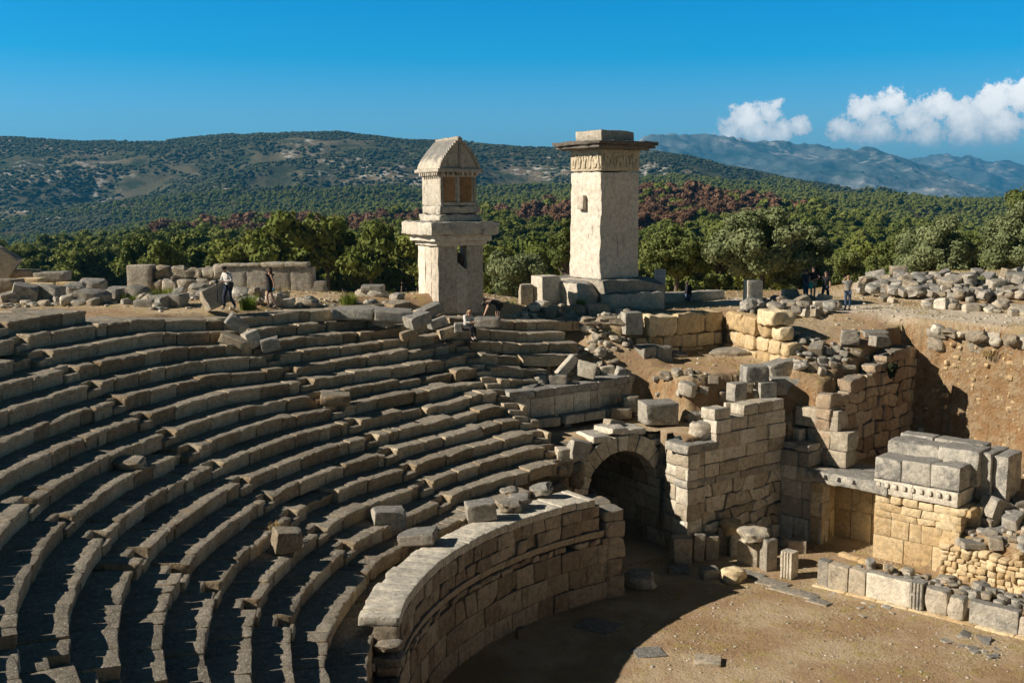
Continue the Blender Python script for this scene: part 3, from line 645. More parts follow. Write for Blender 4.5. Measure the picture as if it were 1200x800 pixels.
    mb = MB(); V, Q = stone(5.6, 3.0, .42, rho=.08, amp=.05, cs=.25, chips=0); mb.add(loc(V[:, 0] + .15, V[:, 1] + 1.95, V[:, 2] + 4.42), Q, tint=.2); o = mb.build('earth_fill', M['rock'], vault); o.data.transform(VT)
    q = MB(); c = loc(np.array([-1.9, 1.9, 1.9, -1.9]), np.array([-1.5, -1.5, 7, 7.]), np.full(4, .004)); q.add(c, [[0, 1, 2, 3]]); tag(q.build('floor', M['earth'], None, False), kind='structure')
passage()
# ------------------------------------------------------------------ stage building and terrace walls
def wall_thing(label, name='ashlar_wall', cat='wall'):
    return lambda mb, mat: tag(mb.build(name, mat), label, cat)
# wall from the pier to the inner corner
f, L1 = line_map(PIER, COR)
t = empty('ashlar_wall', (PIER[0], PIER[1], 0), 'tall shaded ashlar wall with a dark moulding, right of the vaulted opening', 'wall')
def sub(mb, name, mat, root, **kw):
    o = mb.build(name, mat, root, **kw); o.data.transform(Matrix.Translation(-Vector(root.location))); return o
mb = MB()
courses(mb, f, .0, 1.0, [-.1, .85, 1.55, 2.2, 2.85], thick=.7, bl=(.9, 1.05), wob=.03, slant=.06, jit=.05, rho=.05, amp=.025, cs=.18, chips=1)
courses(mb, f, 1.0, L1 + .2, [-.1, .45, .9, 1.35, 1.75, 2.3, 2.9], thick=.6, bl=(.32, .95), wob=.085, slant=.17, jit=.035, rho=.05, amp=.028, cs=.14, chips=1)
sub(mb, 'lower_courses', M['pale'], t)
mb = MB(); courses(mb, f, -.02, L1 + .2, [2.87, 3.17], thick=.7, bl=(1.1, 1.6), jit=.01, rho=.02, amp=.01, cs=.15, chips=0)
for i in range(len(mb.V)):
    pass
sub(mb, 'moulding', M['grey'], t)
mb = MB(); courses(mb, f, .0, L1 + .2, [3.17, 3.7, 4.25], thick=.7, bl=(.7, 1.5), jit=.02, wob=.012, slant=.02, rho=.03, amp=.008, cs=.2, chips=0)
courses(mb, f, 1.5, L1 + .2, [4.25, 4.85, 5.4], thick=.7, bl=(.8, 1.4), jit=.03, wob=.012, slant=.02, rho=.03, amp=.01, cs=.2, chips=0)
courses(mb, f, 1.45, L1 + .1, [5.4, 5.85], top=lambda s: 9 if not 2.4 < s < 3.3 else 5.2, thick=.75, bl=(.8, 1.1), jit=.05, rho=.03, amp=.015, cs=.2, chips=0)
sub(mb, 'upper_courses', M['pale'], t)
mb = MB(); put(mb, f, -.12, 1.05, -.1, 1.2, 4.25, 4.62, rho=.05, amp=.03, cs=.14, chips=1); put(mb, f, 1.06, 1.7, -.06, 1.1, 4.27, 4.58, rho=.05, amp=.03, cs=.14, chips=1)
sub(mb, 'cap_slab', M['grey'], t)
# side of the pier that runs into the passage
mb = MB(); fp, lp = line_map((6.15, 43.3), (PIER[0] - .02, PIER[1] + .02))
courses(mb, fp, 0, lp + .02, [-.1, .85, 1.55, 2.2, 2.87, 3.17, 3.62, 4.25], thick=.5, bl=(.7, 1.0), jit=.03, rho=.04, amp=.02, cs=.18, chips=1)
sub(mb, 'pier_side', M['pale'], t)

# wall with the doorway
t = empty('ashlar_wall', (COR[0], COR[1], 0), 'ashlar wall with a stepped broken top between the inner corner and the square doorway', 'wall')
f, L = line_map(COR, DJL); mb = MB()
courses(mb, f, -.0, L, [-.1, .95, 1.75, 2.5, 3.1], thick=.65, bl=(.6, 1.2), jit=.012, rho=.02, amp=.008, cs=.2, chips=0)
sub(mb, 'lower_courses', M['pale'], t)
mb = MB(); g, l2 = line_map(DJL, (DJL[0] + .95, DJL[1] + 1.35)); 
g2 = lambda s, d, z: g(s, d, z)
# reveals of the doorway
fl2 = lambda s, d, z: g(s, d, z)
courses(mb, fl2, .0, l2, [-.05, 1.15, 2.2, 2.6], thick=.5, bl=(.6, .9), jit=.01, rho=.015, amp=.006, cs=.25, chips=0)
bk, lb = line_map((DJL[0] + .95, DJL[1] + 1.35), (DJR[0] + 1.0, DJR[1] + 1.35)); courses(mb, bk, -.3, lb + .2, [-.05, 1.2, 2.2, 2.6], thick=.4, bl=(.7, 1.1), jit=.01, rho=.015, amp=.006, cs=.25, chips=0)
rk, lr = line_map((DJR[0] + 1.0, DJR[1] + 1.35), (DJR[0] + .02, DJR[1] + .02)); courses(mb, rk, 0, lr, [-.05, 1.2, 2.2, 2.6], thick=.4, bl=(.6, .9), jit=.01, rho=.015, amp=.006, cs=.25, chips=0)
sub(mb, 'doorway_reveal', M['warm'], t)
mb = MB(); f, L = line_map(DJL, DJR)
put(mb, f, -.75, L + .55, -.12, .75, 2.6, 3.08, rho=.05, amp=.03, cs=.12, chips=1, tint=.9); put(mb, f, -.6, L + .5, .76, 1.5, 2.62, 3.05, rho=.04, amp=.02, cs=.2, chips=0); put(mb, f, -.9, L + .3, 1.52, 2.6, 2.62, 3.02, rho=.04, amp=.02, cs=.2, chips=0)
lin = sub(mb, 'lintel', M['grey'], t)
mb = MB()
for s in (-.1, .5, 1.15):
    V, Q = stone(.12, .05, .17, rho=.01, amp=0, cs=.1, chips=0); V[:, 0] *= (1 - V[:, 2] * 4); mb.add(f(V[:, 0] + s + .25, V[:, 1] - .145, V[:, 2] + 2.9), Q)
o = mb.build('clamp_hole_shade', plain('painted_hollow_shade', (.03, .028, .025)), t); o.data.transform(Matrix.Translation(-Vector(t.location)))  # near-black wedges on the face, colour standing in for shade inside clamp holes
mb = MB(); f, L = line_map(COR, DJL)
courses(mb, lambda s, d, z: f(s, d + .05, z), 0.0, 1.3, [3.1, 3.75, 4.05], thick=1.0, bl=(.6, .8), jit=.08, rho=.05, amp=.02, cs=.18, chips=1)
sub(mb, 'broken_top', M['grey'], t)
mb = MB(); f, L = line_map((12.2, 45.75), (14.15, 43.95))
put(mb, f, .0, 1.05, 0, .9, 3.1, 3.9, rho=.03, amp=.015, cs=.2); put(mb, f, 1.07, 2.1, 0, .9, 3.1, 3.75, rho=.03, amp=.015, cs=.2)
put(mb, f, .3, 2.15, .02, 1.0, 3.77, 4.55, rho=.05, amp=.02, cs=.18, tint=.2); put(mb, f, -.3, 1.65, .06, 1.05, 4.57, 5.4, rho=.06, amp=.025, cs=.18, tint=.3)
put(mb, f, -.9, .2, -.4, .6, 3.9, 4.5, rho=.05, amp=.02, cs=.18)
sub(mb, 'upper_blocks', M['pale'], t)

# ornate block right of the doorway
t = empty('ruined_building_corner', (DJR[0], DJR[1], 0), 'sunlit masonry block with dentilled cornice and dark top blocks, right of the doorway', 'ruin')
f, L = line_map(DJR, BLR)
mb = MB(); courses(mb, f, 0, L, [-.1, .95], thick=.8, bl=(.5, 1.3), jit=.008, rho=.012, amp=.006, cs=.25, chips=0)
courses(mb, f, 0, L + .1, [.95, 1.68], thick=.8, bl=(.4, .85), wob=.015, slant=.02, jit=.012, rho=.012, amp=.01, cs=.2, chips=0)
courses(mb, f, 0, L + .15, [1.68, 1.98, 2.28], thick=.8, bl=(.5, 1.3), wob=.03, slant=.05, jit=.02, rho=.02, amp=.012, cs=.2, chips=1)
courses(mb, f, 0, L + .5, [2.28, 2.62], thick=.8, bl=(.35, .7), jit=.05, rho=.05, amp=.03, cs=.14, chips=2)
f3, l3 = line_map(BLR, (BLR[0] + 1.6, BLR[1] + 1.7)); courses(mb, f3, 0, l3, [-.1, .8, 1.6, 2.3, 2.62], thick=.6, bl=(.5, .9), jit=.05, rho=.04, amp=.02, cs=.2, chips=1)
put(mb, f, -.02, .6, .4, 2.3, -.05, 2.6, rho=.02, amp=.01, cs=.5, chips=0)
sub(mb, 'ashlar_base', M['warm'], t)
mb = MB(); s = -.05
for w in (1.6, 1.75):
    put(mb, f, s, s + w - .02, -.06, 1.6, 2.64, 3.2, rho=.03, amp=.015, cs=.14, chips=0, tint=.8); s += w
sub(mb, 'cornice', M['pale'], t)
for i in range(9):
    mb = MB(); s = .08 + i * .34; V, Q = stone(.15, .09, .17, rho=.015, amp=.004, cs=.1, chips=0); mb.add(f(V[:, 0] + s + .1, V[:, 1] - .10, V[:, 2] + 3.02), Q, tint=.9)
    sub(mb, 'dentil', M['pale'], t)
mb = MB()
put(mb, f, -.05, 1.0, 0, 1.25, 3.22, 4.05, rho=.03, amp=.015, cs=.2, tint=.9); put(mb, f, 1.03, 2.15, .02, 1.25, 3.22, 4.1, rho=.03, amp=.015, cs=.2, tint=.7); put(mb, f, 2.17, 3.25, .03, 1.25, 3.22, 4.12, rho=.04, amp=.02, cs=.2, tint=.95)
put(mb, f, -.1, 1.9, 1.2, 2.4, 3.25, 4.55, rho=.06, amp=.04, cs=.16, tint=.8, chips=1); put(mb, f, 1.95, 3.5, 1.15, 2.5, 3.25, 4.6, rho=.05, amp=.03, cs=.16, tint=.9, chips=1)
put(mb, f, -.15, 1.2, 2.42, 3.2, 3.3, 4.62, rho=.03, amp=.02, cs=.2, tint=.9, chips=0)
put(mb, f, 1.25, 3.2, 2.5, 3.3, 3.3, 4.6, rho=.03, amp=.02, cs=.2, tint=.6, chips=0)
put(mb, f, 3.3, 3.85, 1.5, 3.4, 2.7, 4.5, rho=.03, amp=.02, cs=.2, tint=.8, chips=0); put(mb, f, 3.87, 4.4, 1.7, 3.2, 2.5, 4.45, rho=.03, amp=.02, cs=.2, tint=.9, chips=0)
sub(mb, 'top_blocks', M['grey'], t)
put_core = MB(); put(put_core, f, .5, L + .6, .7, 3.6, -.05, 2.6, rho=.05, amp=.05, cs=.4); sub(put_core, 'rubble_core', M['warm'], t)

# rubble wall at the right edge
def rubble_face(mb, mapf, L0, L1, z0, topf, size=.3, thick=.5, jit=.05, amp=.03):
    z = z0
    while z < 4:
        s = L0 + rng.uniform(-.2, 0)
        hh = size * rng.uniform(.6, .95)
        while s < L1:
            w = size * rng.uniform(.6, 1.5)
            if z + hh < topf(s) + .1: put(mb, mapf, s + .008, s + w - .008, rng.normal(0, jit), thick, z + rng.normal(0, .02), z + hh + rng.normal(0, .03), rot=rng.normal(0, .12), rho=.07, amp=amp, cs=.12, chips=2)
            s += w
        z += hh * .93
f, L = line_map((16.12, 40.05), (20.6, 35.4)); mb = MB()
rubble_face(mb, f, 0, L, -.05, lambda s: 1.25 + .08 * math.sin(s * 3))
put(mb, f, 0, L, .15, .9, -.05, 1.1, rho=.05, amp=.03, cs=.5)
tag(mb.build('rubble_wall', M['warm']), 'low wall of small yellowish rubble stones at the right edge, in front of the sunlit ashlar block', 'wall')

# dark polygonal wall of the pit
PW0 = np.array([13.3, 44.95]); f, L = line_map(PW0, PCN); f0 = f
mb = MB(); topf = lambda s: 6.2 + ss(s, 0, L * .85) * 1.35
mapd = lambda s, d, z: f(s, d, z)
rs = np.random.default_rng(3)
zlv = [2.7, 3.25, 3.8, 4.4, 4.95, 5.45, 6.0, 6.5, 6.95, 7.35, 7.7]
courses(mb, mapd, -.2, L + .3, zlv, top=topf, thick=.7, bl=(.4, 1.05), wob=.10, slant=.16, jit=.04, rho=.05, amp=.035, cs=.14, chips=2)
tag(mb.build('pit_wall', M['pit']), 'tall shaded wall of irregular polygonal blocks on the left side of the deep pit', 'wall')

# the two-course terrace wall
B0, B1, B2 = (4.9, 49.75), (10.2, 53.0), (12.05, 47.7)
mb = MB(); f, L = line_map(B0, B1)
courses(mb, f, 1.0, L, [6.45, 7.15, 7.75], thick=.7, bl=(.6, 1.2), wob=.05, slant=.08, jit=.03, rho=.06, amp=.03, cs=.18, chips=1); put(mb, f, 1.6, 3.3, -.1, .9, 7.78, 8.75, rho=.12, amp=.07, cs=.14, chips=2, tint=.9)
put(mb, f, 3.35, 5.1, -.05, .9, 7.78, 8.78, rho=.1, amp=.05, cs=.15, chips=1, tint=.5); put(mb, f, 5.15, L, .0, .9, 7.78, 8.75, rho=.08, amp=.05, cs=.15, chips=1, tint=.4)
tag(mb.build('terrace_wall', M['warm']), 'shaded retaining wall of rough tan blocks under the terrace where the man in black stands', 'wall')
mb = MB(); f, L = line_map(B1, B2)
courses(mb, f, .1, L, [6.5, 7.2, 7.85], thick=.7, bl=(.7, 1.15), jit=.06, rho=.12, amp=.05, cs=.15, chips=2, top=lambda s: 9)
courses(mb, f, .1, L - 1.5, [7.88, 8.75], thick=.9, bl=(1.0, 1.6), jit=.08, rho=.13, amp=.06, cs=.14, chips=2)
put(mb, f, L - 1.45, L - .6, 0, .8, 7.85, 8.5, rho=.2, amp=.05, cs=.14); put(mb, f, L - 2.3, L - .9, -.2, .9, 8.5, 9.15, rho=.1, amp=.06, cs=.14, tint=.98)
tag(mb.build('terrace_wall', M['warm']), 'sunlit retaining wall of rounded cream blocks, facing left beside the earth flat', 'wall')

# wall of slabs at the right end of the lower tiers
pts = [at(596, 492, 5.3), at(650, 486, 5.3), at(700, 478, 5.3), at(742, 468, 5.3)]
mb = MB(); mc = MB(); ms = MB()
for a, b in zip(pts[:-1], pts[1:]):
    f, L = line_map(a, b)
    courses(mb, f, 0, L, [5.2, 6.1], thick=.6, bl=(.8, 1.3), jit=.01, rho=.015, amp=.008, cs=.2, chips=0)
    courses(mc, lambda s, d, z: f(s, d - .06, z), 0, L, [6.1, 6.45], thick=1.1, bl=(.8, 1.4), jit=.02, rho=.03, amp=.012, cs=.18, chips=1)
    courses(ms, lambda s, d, z: f(s, d - .55, z), 0.15, L - .05, [4.95, 5.32], thick=.55, bl=(.8, 1.3), jit=.02, rho=.03, amp=.012, cs=.2, chips=0)
t = empty('slab_wall', (pts[0][0], pts[0][1], 5.2), 'low curved wall of pale slabs with tumbled blocks on its dark coping', 'wall')
sub(mb, 'slab_face', M['pale'], t); sub(mc, 'coping', M['grey'], t); sub(ms, 'foot_step', M['grey'], t)

# orthostats: the low screen along the stage front
def orient(P): return P
OA = np.array(at(957, 686, 0)[:2]); od = np.array([.735, -.678])
fo = lambda s, d, z: np.column_stack([OA[0] + od[0] * s - od[1] * d, OA[1] + od[1] * s + od[0] * d, z])
segs = [(0, .42, .98, 'orthostat', 'grey', 'narrow grey upright slab at the left end of the long low screen'), (.44, 1.2, .95, 'orthostat', 'pale', 'pale square upright slab, second from the left end of the long low screen'),
        (1.22, 1.85, .95, 'orthostat', 'pale', 'thin jointed upright slab, third from the left end of the long low screen'), (1.87, 3.45, .95, 'orthostat', 'pale', 'long smooth upright slab in the low screen, left of the moulded post'),
        (3.95, 4.75, .92, 'rough_block', 'rock', 'rounded tan rough block just right of the moulded post in the low screen'), (4.78, 5.3, .85, 'rough_block', 'rock', 'smaller rounded tan block beside the larger one in the low screen'),
        (5.5, 7.05, .82, 'orthostat', 'grey', 'long grey upright slab, the right-hand one in the low screen'), (7.07, 7.6, .72, 'rough_block', 'rock', 'squat pale block between the right-hand slab and the fluted post'),
        (8.2, 9.0, .8, 'rough_block', 'rock', 'rough tan block just right of the fluted post near the right edge'), (9.02, 9.9, .8, 'rough_block', 'rock', 'last rough tan block of the low screen at the right edge')]
for (a, b, h, nm, mt, lb) in segs:
    mb = MB(); rr_ = nm == 'rough_block'; put(mb, fo, a, b, rng.normal(0, .02), .42 + .1 * rr_, .0, h, rho=.12 if rr_ else .02, amp=.04 if rr_ else .008, cs=.12, chips=2 if rr_ else 0)
    tag(mb.build(nm, M[mt]), lb, 'stone block' if rr_ else 'stone slab', 'low stone screen in front of the stage')
def fluted(f, s0, s1, h, z0=0.0, d0=-.05, d1=.45, n=4):
    V, Q = stone(s1 - s0, d1 - d0, h, rho=.015, amp=.006, cs=.03, chips=0)
    m = V[:, 1] < 0; V[:, 1] += m * (np.abs(np.sin(V[:, 0] / (s1 - s0) * math.pi * n)) < .35) * .06
    mb = MB(); mb.add(f(V[:, 0] + (s0 + s1) / 2, V[:, 1] + (d0 + d1) / 2, V[:, 2] + z0 + h / 2), Q, tint=.6); return mb
tag(fluted(fo, 3.47, 3.93, 1.0).build('fluted_post', M['grey']), 'moulded grey post in the middle of the long low screen', 'stone post', 'fluted posts of the stage screen')
tag(fluted(fo, 7.65, 8.15, .88).build('fluted_post', M['grey']), 'fluted grey post in the low screen near the right edge', 'stone post', 'fluted posts of the stage screen')
mb = MB(); s = -.1
while s < 10.2: w = rng.uniform(.9, 1.4); put(mb, fo, s, s + w - .01, -.16, .5, -.12, .06, rho=.03, amp=.015, cs=.2, chips=1); s += w
tag(mb.build('kerb_course', M['warm']), 'pale foundation kerb along the foot of the long low screen', 'kerb')
# paving by the gap
mb = MB()
for (px, py, w, l) in ((905, 683, 1.2, .7), (925, 692, 1.4, .6), (945, 697, .9, .6), (880, 672, 1.1, .5), (960, 705, .8, .5), (975, 672, .7, .5)):
    p = at(px, py, .02); V, Q = stone(w, l, .12, rho=.02, amp=.012, cs=.15, chips=2); c, s_ = od
    mb.add(np.column_stack([p[0] + V[:, 0] * c - V[:, 1] * s_, p[1] + V[:, 0] * s_ + V[:, 1] * c, p[2] + V[:, 2] - .02]), Q)
tag(mb.build('paving_slabs', M['rock'], None), 'worn paving slabs flush with the earth at the gap in the low screen', 'paving')
f, L = line_map(at(1022, 664, 0), at(1110, 690, 0)); mb = MB(); courses(mb, f, -1.6, L, [-.05, .16], thick=.35, bl=(.6, 1), rho=.03, amp=.015, cs=.2)
tag(mb.build('doorway_kerb', M['warm']), 'low kerb of tan stones at the foot of the doorway and sunlit block', 'kerb')

# far wall ruin on the upper left
mb = MB(); md = MB()
LWA, LWB = at(150, 340, 9.75), at(364, 340, 9.75)
f, L = line_map(LWA, LWB)
put(mb, f, 0, 1.15, -.1, .9, 9.6, 10.95, rho=.03, amp=.02, cs=.2, tint=.4)
mr = MB(); s = 1.1
while s < 4.6:
    w = rng.uniform(.5, .95)
    put(mr, f, s, s + w, rng.uniform(-.3, 0), .9, 9.6, 10.25 + rng.normal(0, .05), rho=.13, amp=.07, cs=.15, chips=2); put(mr, f, s + .2, s + w + .3, .1, 1, 10.27, 10.85 + rng.normal(0, .06), rho=.14, amp=.08, cs=.15, chips=2); s += w
s = 4.7
while s < L - .4:
    w = rng.uniform(.8, 1.2); put(md, f, s, s + w - .02, 0, .8, 9.6, 10.85, rho=.02, amp=.01, cs=.25, chips=0); s += w
put(md, f, L - .6, L + .7, 0, .8, 9.5, 10.2, rho=.03, amp=.02, cs=.2)
mt = MB(); s = 4.5
while s < L - .2: w = rng.uniform(.9, 1.6); put(mt, f, s, s + w - .02, -.06, .95, 10.86, 11.0 + (.08 if s > 5.5 else 0), rho=.04, amp=.03, cs=.18, chips=1); s += w
t = empty('ruined_wall', (LWA[0], LWA[1], 9.6), 'long low ruined wall on the upper left, pale upright slab at its left end and dark ashlar at its right', 'wall')
sub(mb, 'upright_slab', M['pale'], t); sub(mr, 'rough_masonry', M['rock'], t); sub(md, 'dark_ashlar', M['grey'], t); sub(mt, 'capping', M['pale'], t)
# step blocks by the path
f, L = line_map(at(983, 377, 8.0), at(1047, 377, 8.0)); mb = MB()
courses(mb, f, 0, L, [7.6, 8.1], thick=1.2, bl=(.9, 1.3), jit=.03, rho=.04, amp=.02, cs=.2); put(mb, f, .1, 1.3, .5, 1.7, 8.12, 8.62, rho=.04, amp=.02, cs=.2); put(mb, f, 1.32, 2.3, .5, 1.7, 8.12, 8.6, rho=.04, amp=.02, cs=.2)
tag(mb.build('stepped_footing', M['pale']), 'pale two-step footing of squared blocks at the left end of the gravel path', 'stone footing')
f, L = line_map(at(779, 357, 8.7), at(872, 352, 8.7)); mb = MB(); courses(mb, lambda s, d, z: f(s, d + 1.6, z), -.5, L, [8.6, 9.15], thick=.6, bl=(1.2, 2.2), rho=.03, amp=.02, cs=.25, chips=0)
tag(mb.build('low_wall', M['pale']), 'long low course of pale blocks behind the man in black, under the olive trees', 'wall')

# ------------------------------------------------------------------ tombs
def tomb_frame(px, py, z, alpha):
    P = at(px, py, z); e1 = np.array([math.cos(alpha), math.sin(alpha)]); e2 = np.array([-math.sin(alpha), math.cos(alpha)]); return P, e1, e2
def prism(mb, P, e1, e2, a0, a1, b0, b1, z0, z1, taper=0, **kw):
    V, Q = stone(a1 - a0, b1 - b0, z1 - z0, **kw)
    t_ = 1 - taper * (V[:, 2] / (z1 - z0) + .5); V = np.column_stack([V[:, 0] * t_, V[:, 1] * t_, V[:, 2]])
    X = P[:2] + np.outer(V[:, 0] + (a0 + a1) / 2, e1) + np.outer(V[:, 1] + (b0 + b1) / 2, e2); mb.add(np.column_stack([X, V[:, 2] + (z0 + z1) / 2]), Q, tint=rng.random())
# taller tomb with the square pillar
P, e1, e2 = tomb_frame(703, 327, 10.15, R(34)); w = 2.5
t = empty('pillar_tomb', (P[0], P[1], 8.8), 'tall square monolithic pillar tomb with a carved frieze and a flat overhanging cap', 'tomb')
def pt(name, mat, *boxes, **kw):
    mb = MB()
    for b in boxes: prism(mb, P, e1, e2, *b, **kw)
    return sub(mb, name, mat, t)
pt('plinth', M['tombdark'], (-.35, 3.6, -.9, 3.6, 8.6, 10.12), rho=.07, amp=.04, cs=.2, chips=1)
pt('plinth_step', M['tombdark'], (-.6, 3.0, -1.5, -.85, 8.6, 9.5), (-1.6, -.38, -.4, 2.5, 8.5, 10.0), rho=.08, amp=.05, cs=.2, chips=2)
pt('shaft', M['tomb'], (0, w, 0, w, 10.12, 15.45), rho=.04, amp=.03, cs=.2, chips=0, taper=.015)
pt('lifting_boss', M['tomb'], (-.2, .0, 1.15, 1.7, 13.6, 14.3), rho=.04, amp=.02, cs=.15, chips=0)
mb = MB()
for (a0, a1, b0, b1) in ((0, w, 0, w),): prism(mb, P, e1, e2, a0, a1, b0, b1, 15.5, 16.55, rho=.03, amp=.012, cs=.2, chips=0)
fr_ = sub(mb, 'frieze', M['frieze'], t)
mb = MB()      # carved figures in low relief
for face in (0, 1):
    for i in range(11):
        c_ = .2 + i * .21; hgt = .55 + .2 * (i % 3 == 0) - .12 * (i % 4 == 2)
        for (dz, wz, hz_) in ((.1, .12, hgt * .9), (hgt * .9 + .05, .09, .13)):
            V, Q = stone(wz * 1.25, .045, hz_, rho=.02, amp=.03, cs=.07, chips=1); sh = (V[:, 2] * .2 * (-1) ** i)
            if face == 0: X = P[:2] + np.outer(V[:, 0] + sh + c_, e1) + np.outer(V[:, 1] - .02, e2)
            else: X = P[:2] + np.outer(V[:, 1] - .02, e1) + np.outer(V[:, 0] + sh + c_, e2)
            mb.add(np.column_stack([X, V[:, 2] + 15.55 + dz + hz_ / 2]), Q, tint=.4)
sub(mb, 'relief_figures', M['frieze'], t)
pt('cap_moulding', M['cap'], (-.35, w + .35, -.35, w + .35, 16.56, 16.74), rho=.03, amp=.015, cs=.3, chips=0)
pt('cap_slab', M['cap'], (-.68, w + .62, -.72, w + .66, 16.76, 16.96), rho=.04, amp=.04, cs=.2, chips=1)
pt('cap_moulding', M['cap'], (-.55, w + .55, -.55, w + .55, 16.62, 16.76), rho=.03, amp=.015, cs=.3, chips=0)
pt('top_block', M['tombdark'], (.15, w - .25, .2, w - .2, 17.0, 17.52), rho=.04, amp=.025, cs=.2, chips=1)
# shorter tomb with the gabled chest
P, e1, e2 = tomb_frame(514, 366, 9.0, R(28)); w = 2.28
t = empty('pillar_tomb', (P[0], P[1], 8.8), 'shorter pillar tomb carrying a stone sarcophagus with a pointed gabled lid', 'tomb')
mb = MB()
# shaft in slabs: left face with an upright joint, right face with a broken gap under the top
prism(mb, P, e1, e2, 0, .95, 0, .3, 8.7, 12.0, rho=.03, amp=.02, cs=.25, chips=0)
prism(mb, P, e1, e2, 1.45, w, 0, .3, 8.7, 12.0, rho=.03, amp=.02, cs=.25, chips=0)
V, Q = stone(.56, .3, 2.55, rho=.02, amp=.02, cs=.15, chips=0); V[:, 2] -= (V[:, 2] > 1.0) * (V[:, 0] + .2) * .9
X = P[:2] + np.outer(V[:, 0] + 1.2, e1) + np.outer(V[:, 1] + .155, e2); mb.add(np.column_stack([X, V[:, 2] + 8.7 + 1.275]), Q, tint=.5)
for (b0, b1) in ((.31, .75), (.78, 1.45), (1.48, w)): prism(mb, P, e1, e2, 0, .3, b0, b1, 8.7, 12.0, rho=.03, amp=.02, cs=.25, chips=0)
prism(mb, P, e1, e2, .31, w, w - .3, w, 8.7, 11.6, rho=.03, amp=.02, cs=.4, chips=0)
prism(mb, P, e1, e2, w - .3, w, .31, w - .31, 8.7, 12.0, rho=.03, amp=.02, cs=.4, chips=0)
sub(mb, 'shaft', M['tomb'], t)
pt('ledge_moulding', M['tomb'], (-.12, w + .12, -.12, w + .12, 12.0, 12.2), (-.3, w + .3, -.3, w + .3, 12.2, 12.5), rho=.03, amp=.02, cs=.25, chips=0)
pt('platform', M['tombdark'], (-.58, w + .56, -.56, w + .6, 12.5, 13.08), rho=.05, amp=.04, cs=.2, chips=1)
pt('chest_base', M['tombdark'], (.12, w + .0, .1, w + .1, 13.1, 13.42), (.2, w - .1, .2, w + .0, 13.42, 13.8), rho=.06, amp=.04, cs=.18, chips=1)
c0, c1, d0, d1 = .28, w - .2, .3, w + .3
pt('chest', M['tombdark'], (c0 + .05, c1 - .05, d0 + .05, d1 - .05, 13.8, 15.3), rho=.03, amp=.02, cs=.2, chips=0)
mb = MB()
for a in (c0, (c0 + c1) / 2 - .07, c1 - .14): prism(mb, P, e1, e2, a, a + .14, d0 - .01, d0 + .12, 13.85, 15.28, rho=.015, amp=.006, cs=.3, chips=0)
for zz in (13.82, 15.1): prism(mb, P, e1, e2, c0, c1, d0 - .03, d0 + .1, zz, zz + .14, rho=.015, amp=.006, cs=.3, chips=0)
sub(mb, 'panel_frame', M['tombdark'], t)
mb = MB()
for a in (c0 + .16, (c0 + c1) / 2 + .09): prism(mb, P, e1, e2, a, a + .58, d0 + .02, d0 + .1, 13.97, 15.09, rho=.01, amp=.01, cs=.3, chips=0)
sub(mb, 'panel', stone_mat('rusty_panel_stone', (.34, .19, .085), (.44, .27, .14), (.16, .12, .09), grey_amt=.15, spots=.1, stain=.5), t)
pt('eave_slab', M['tombdark'], (c0 - .22, c1 + .22, d0 - .25, d1 + .2, 15.3, 15.48), rho=.03, amp=.02, cs=.2, chips=0)
mb = MB()
for i in range(9): prism(mb, P, e1, e2, c0 - .17, c0 - .02, d0 + .0 + i * .24, d0 + .13 + i * .24, 15.16, 15.3, rho=.01, amp=.004, cs=.2, chips=0)
for i in range(8): prism(mb, P, e1, e2, c0 + .02 + i * .24, c0 + .15 + i * .24, d0 - .17, d0 - .02, 15.16, 15.3, rho=.01, amp=.004, cs=.2, chips=0)
sub(mb, 'dentil_course', M['tombdark'], t)
# pointed lid: ogive section extruded along e2
mb = MB(); nn_ = 12; prof = []
hw_ = (c1 - c0) / 2 + .12; cxm = (c0 + c1) / 2
for i in range(nn_ + 1):
    u = i / nn_; prof.append((-hw_ * (1 - u ** 1.5), 15.48 + 1.36 * u))
prof = prof + [(-a, z) for a, z in prof[-2::-1]]
nb = 9; bs = np.linspace(d0 - .12, d1 + .1, nb); V = []; 
for b in bs:
    for a, z in prof:
        X = P[:2] + (a + cxm) * e1 + b * e2; V.append([X[0], X[1], z])
V = np.array(V); V += np.stack([fbm(V * 3 + 9 * i, 3, i) for i in range(3)], 1) * .03
n_ = len(prof); I = np.arange(nb - 1)[:, None] * n_ + np.arange(n_ - 1)[None]; Q = np.stack([I, I + n_, I + n_ + 1, I + 1], -1).reshape(-1, 4); mb.add(V, Q, tint=.6)
for b in (0, nb - 1):
    F = V[b * n_:(b + 1) * n_]; cpt = F.mean(0); VV = np.vstack([F, cpt]); T = [[i, i + 1, n_] for i in range(n_ - 1)] + [[n_ - 1, 0, n_]]; mb.add(VV, None, T, tint=.6)
sub(mb, 'lid', M['tombdark'], t)
mb = MB()
prism(mb, P, e1, e2, cxm - .05, cxm + .05, d0 - .18, d0 - .1, 15.5, 16.6, rho=.01, amp=.006, cs=.2, chips=0)
for sgn in (-1, 1):
    for i in range(nn_):
        a0_, z0_ = prof[i]; a1_, z1_ = prof[i + 1]; am = (a0_ + a1_) / 2 * sgn * -1; V, Q = stone(.13, .1, .16, rho=.01, amp=.004, cs=.3, chips=0)
        X = P[:2] + np.outer(V[:, 0] + cxm + am * .95, e1) + np.outer(V[:, 1] + d0 - .15, e2); mb.add(np.column_stack([X, V[:, 2] + (z0_ + z1_) / 2 - .03]), Q, tint=.4)
sub(mb, 'gable_rib', M['tombdark'], t)
pt('ridge', M['tombdark'], (cxm - .09, cxm + .09, d0 - .15, d1 + .12, 16.72, 16.9), rho=.04, amp=.03, cs=.15, chips=0)

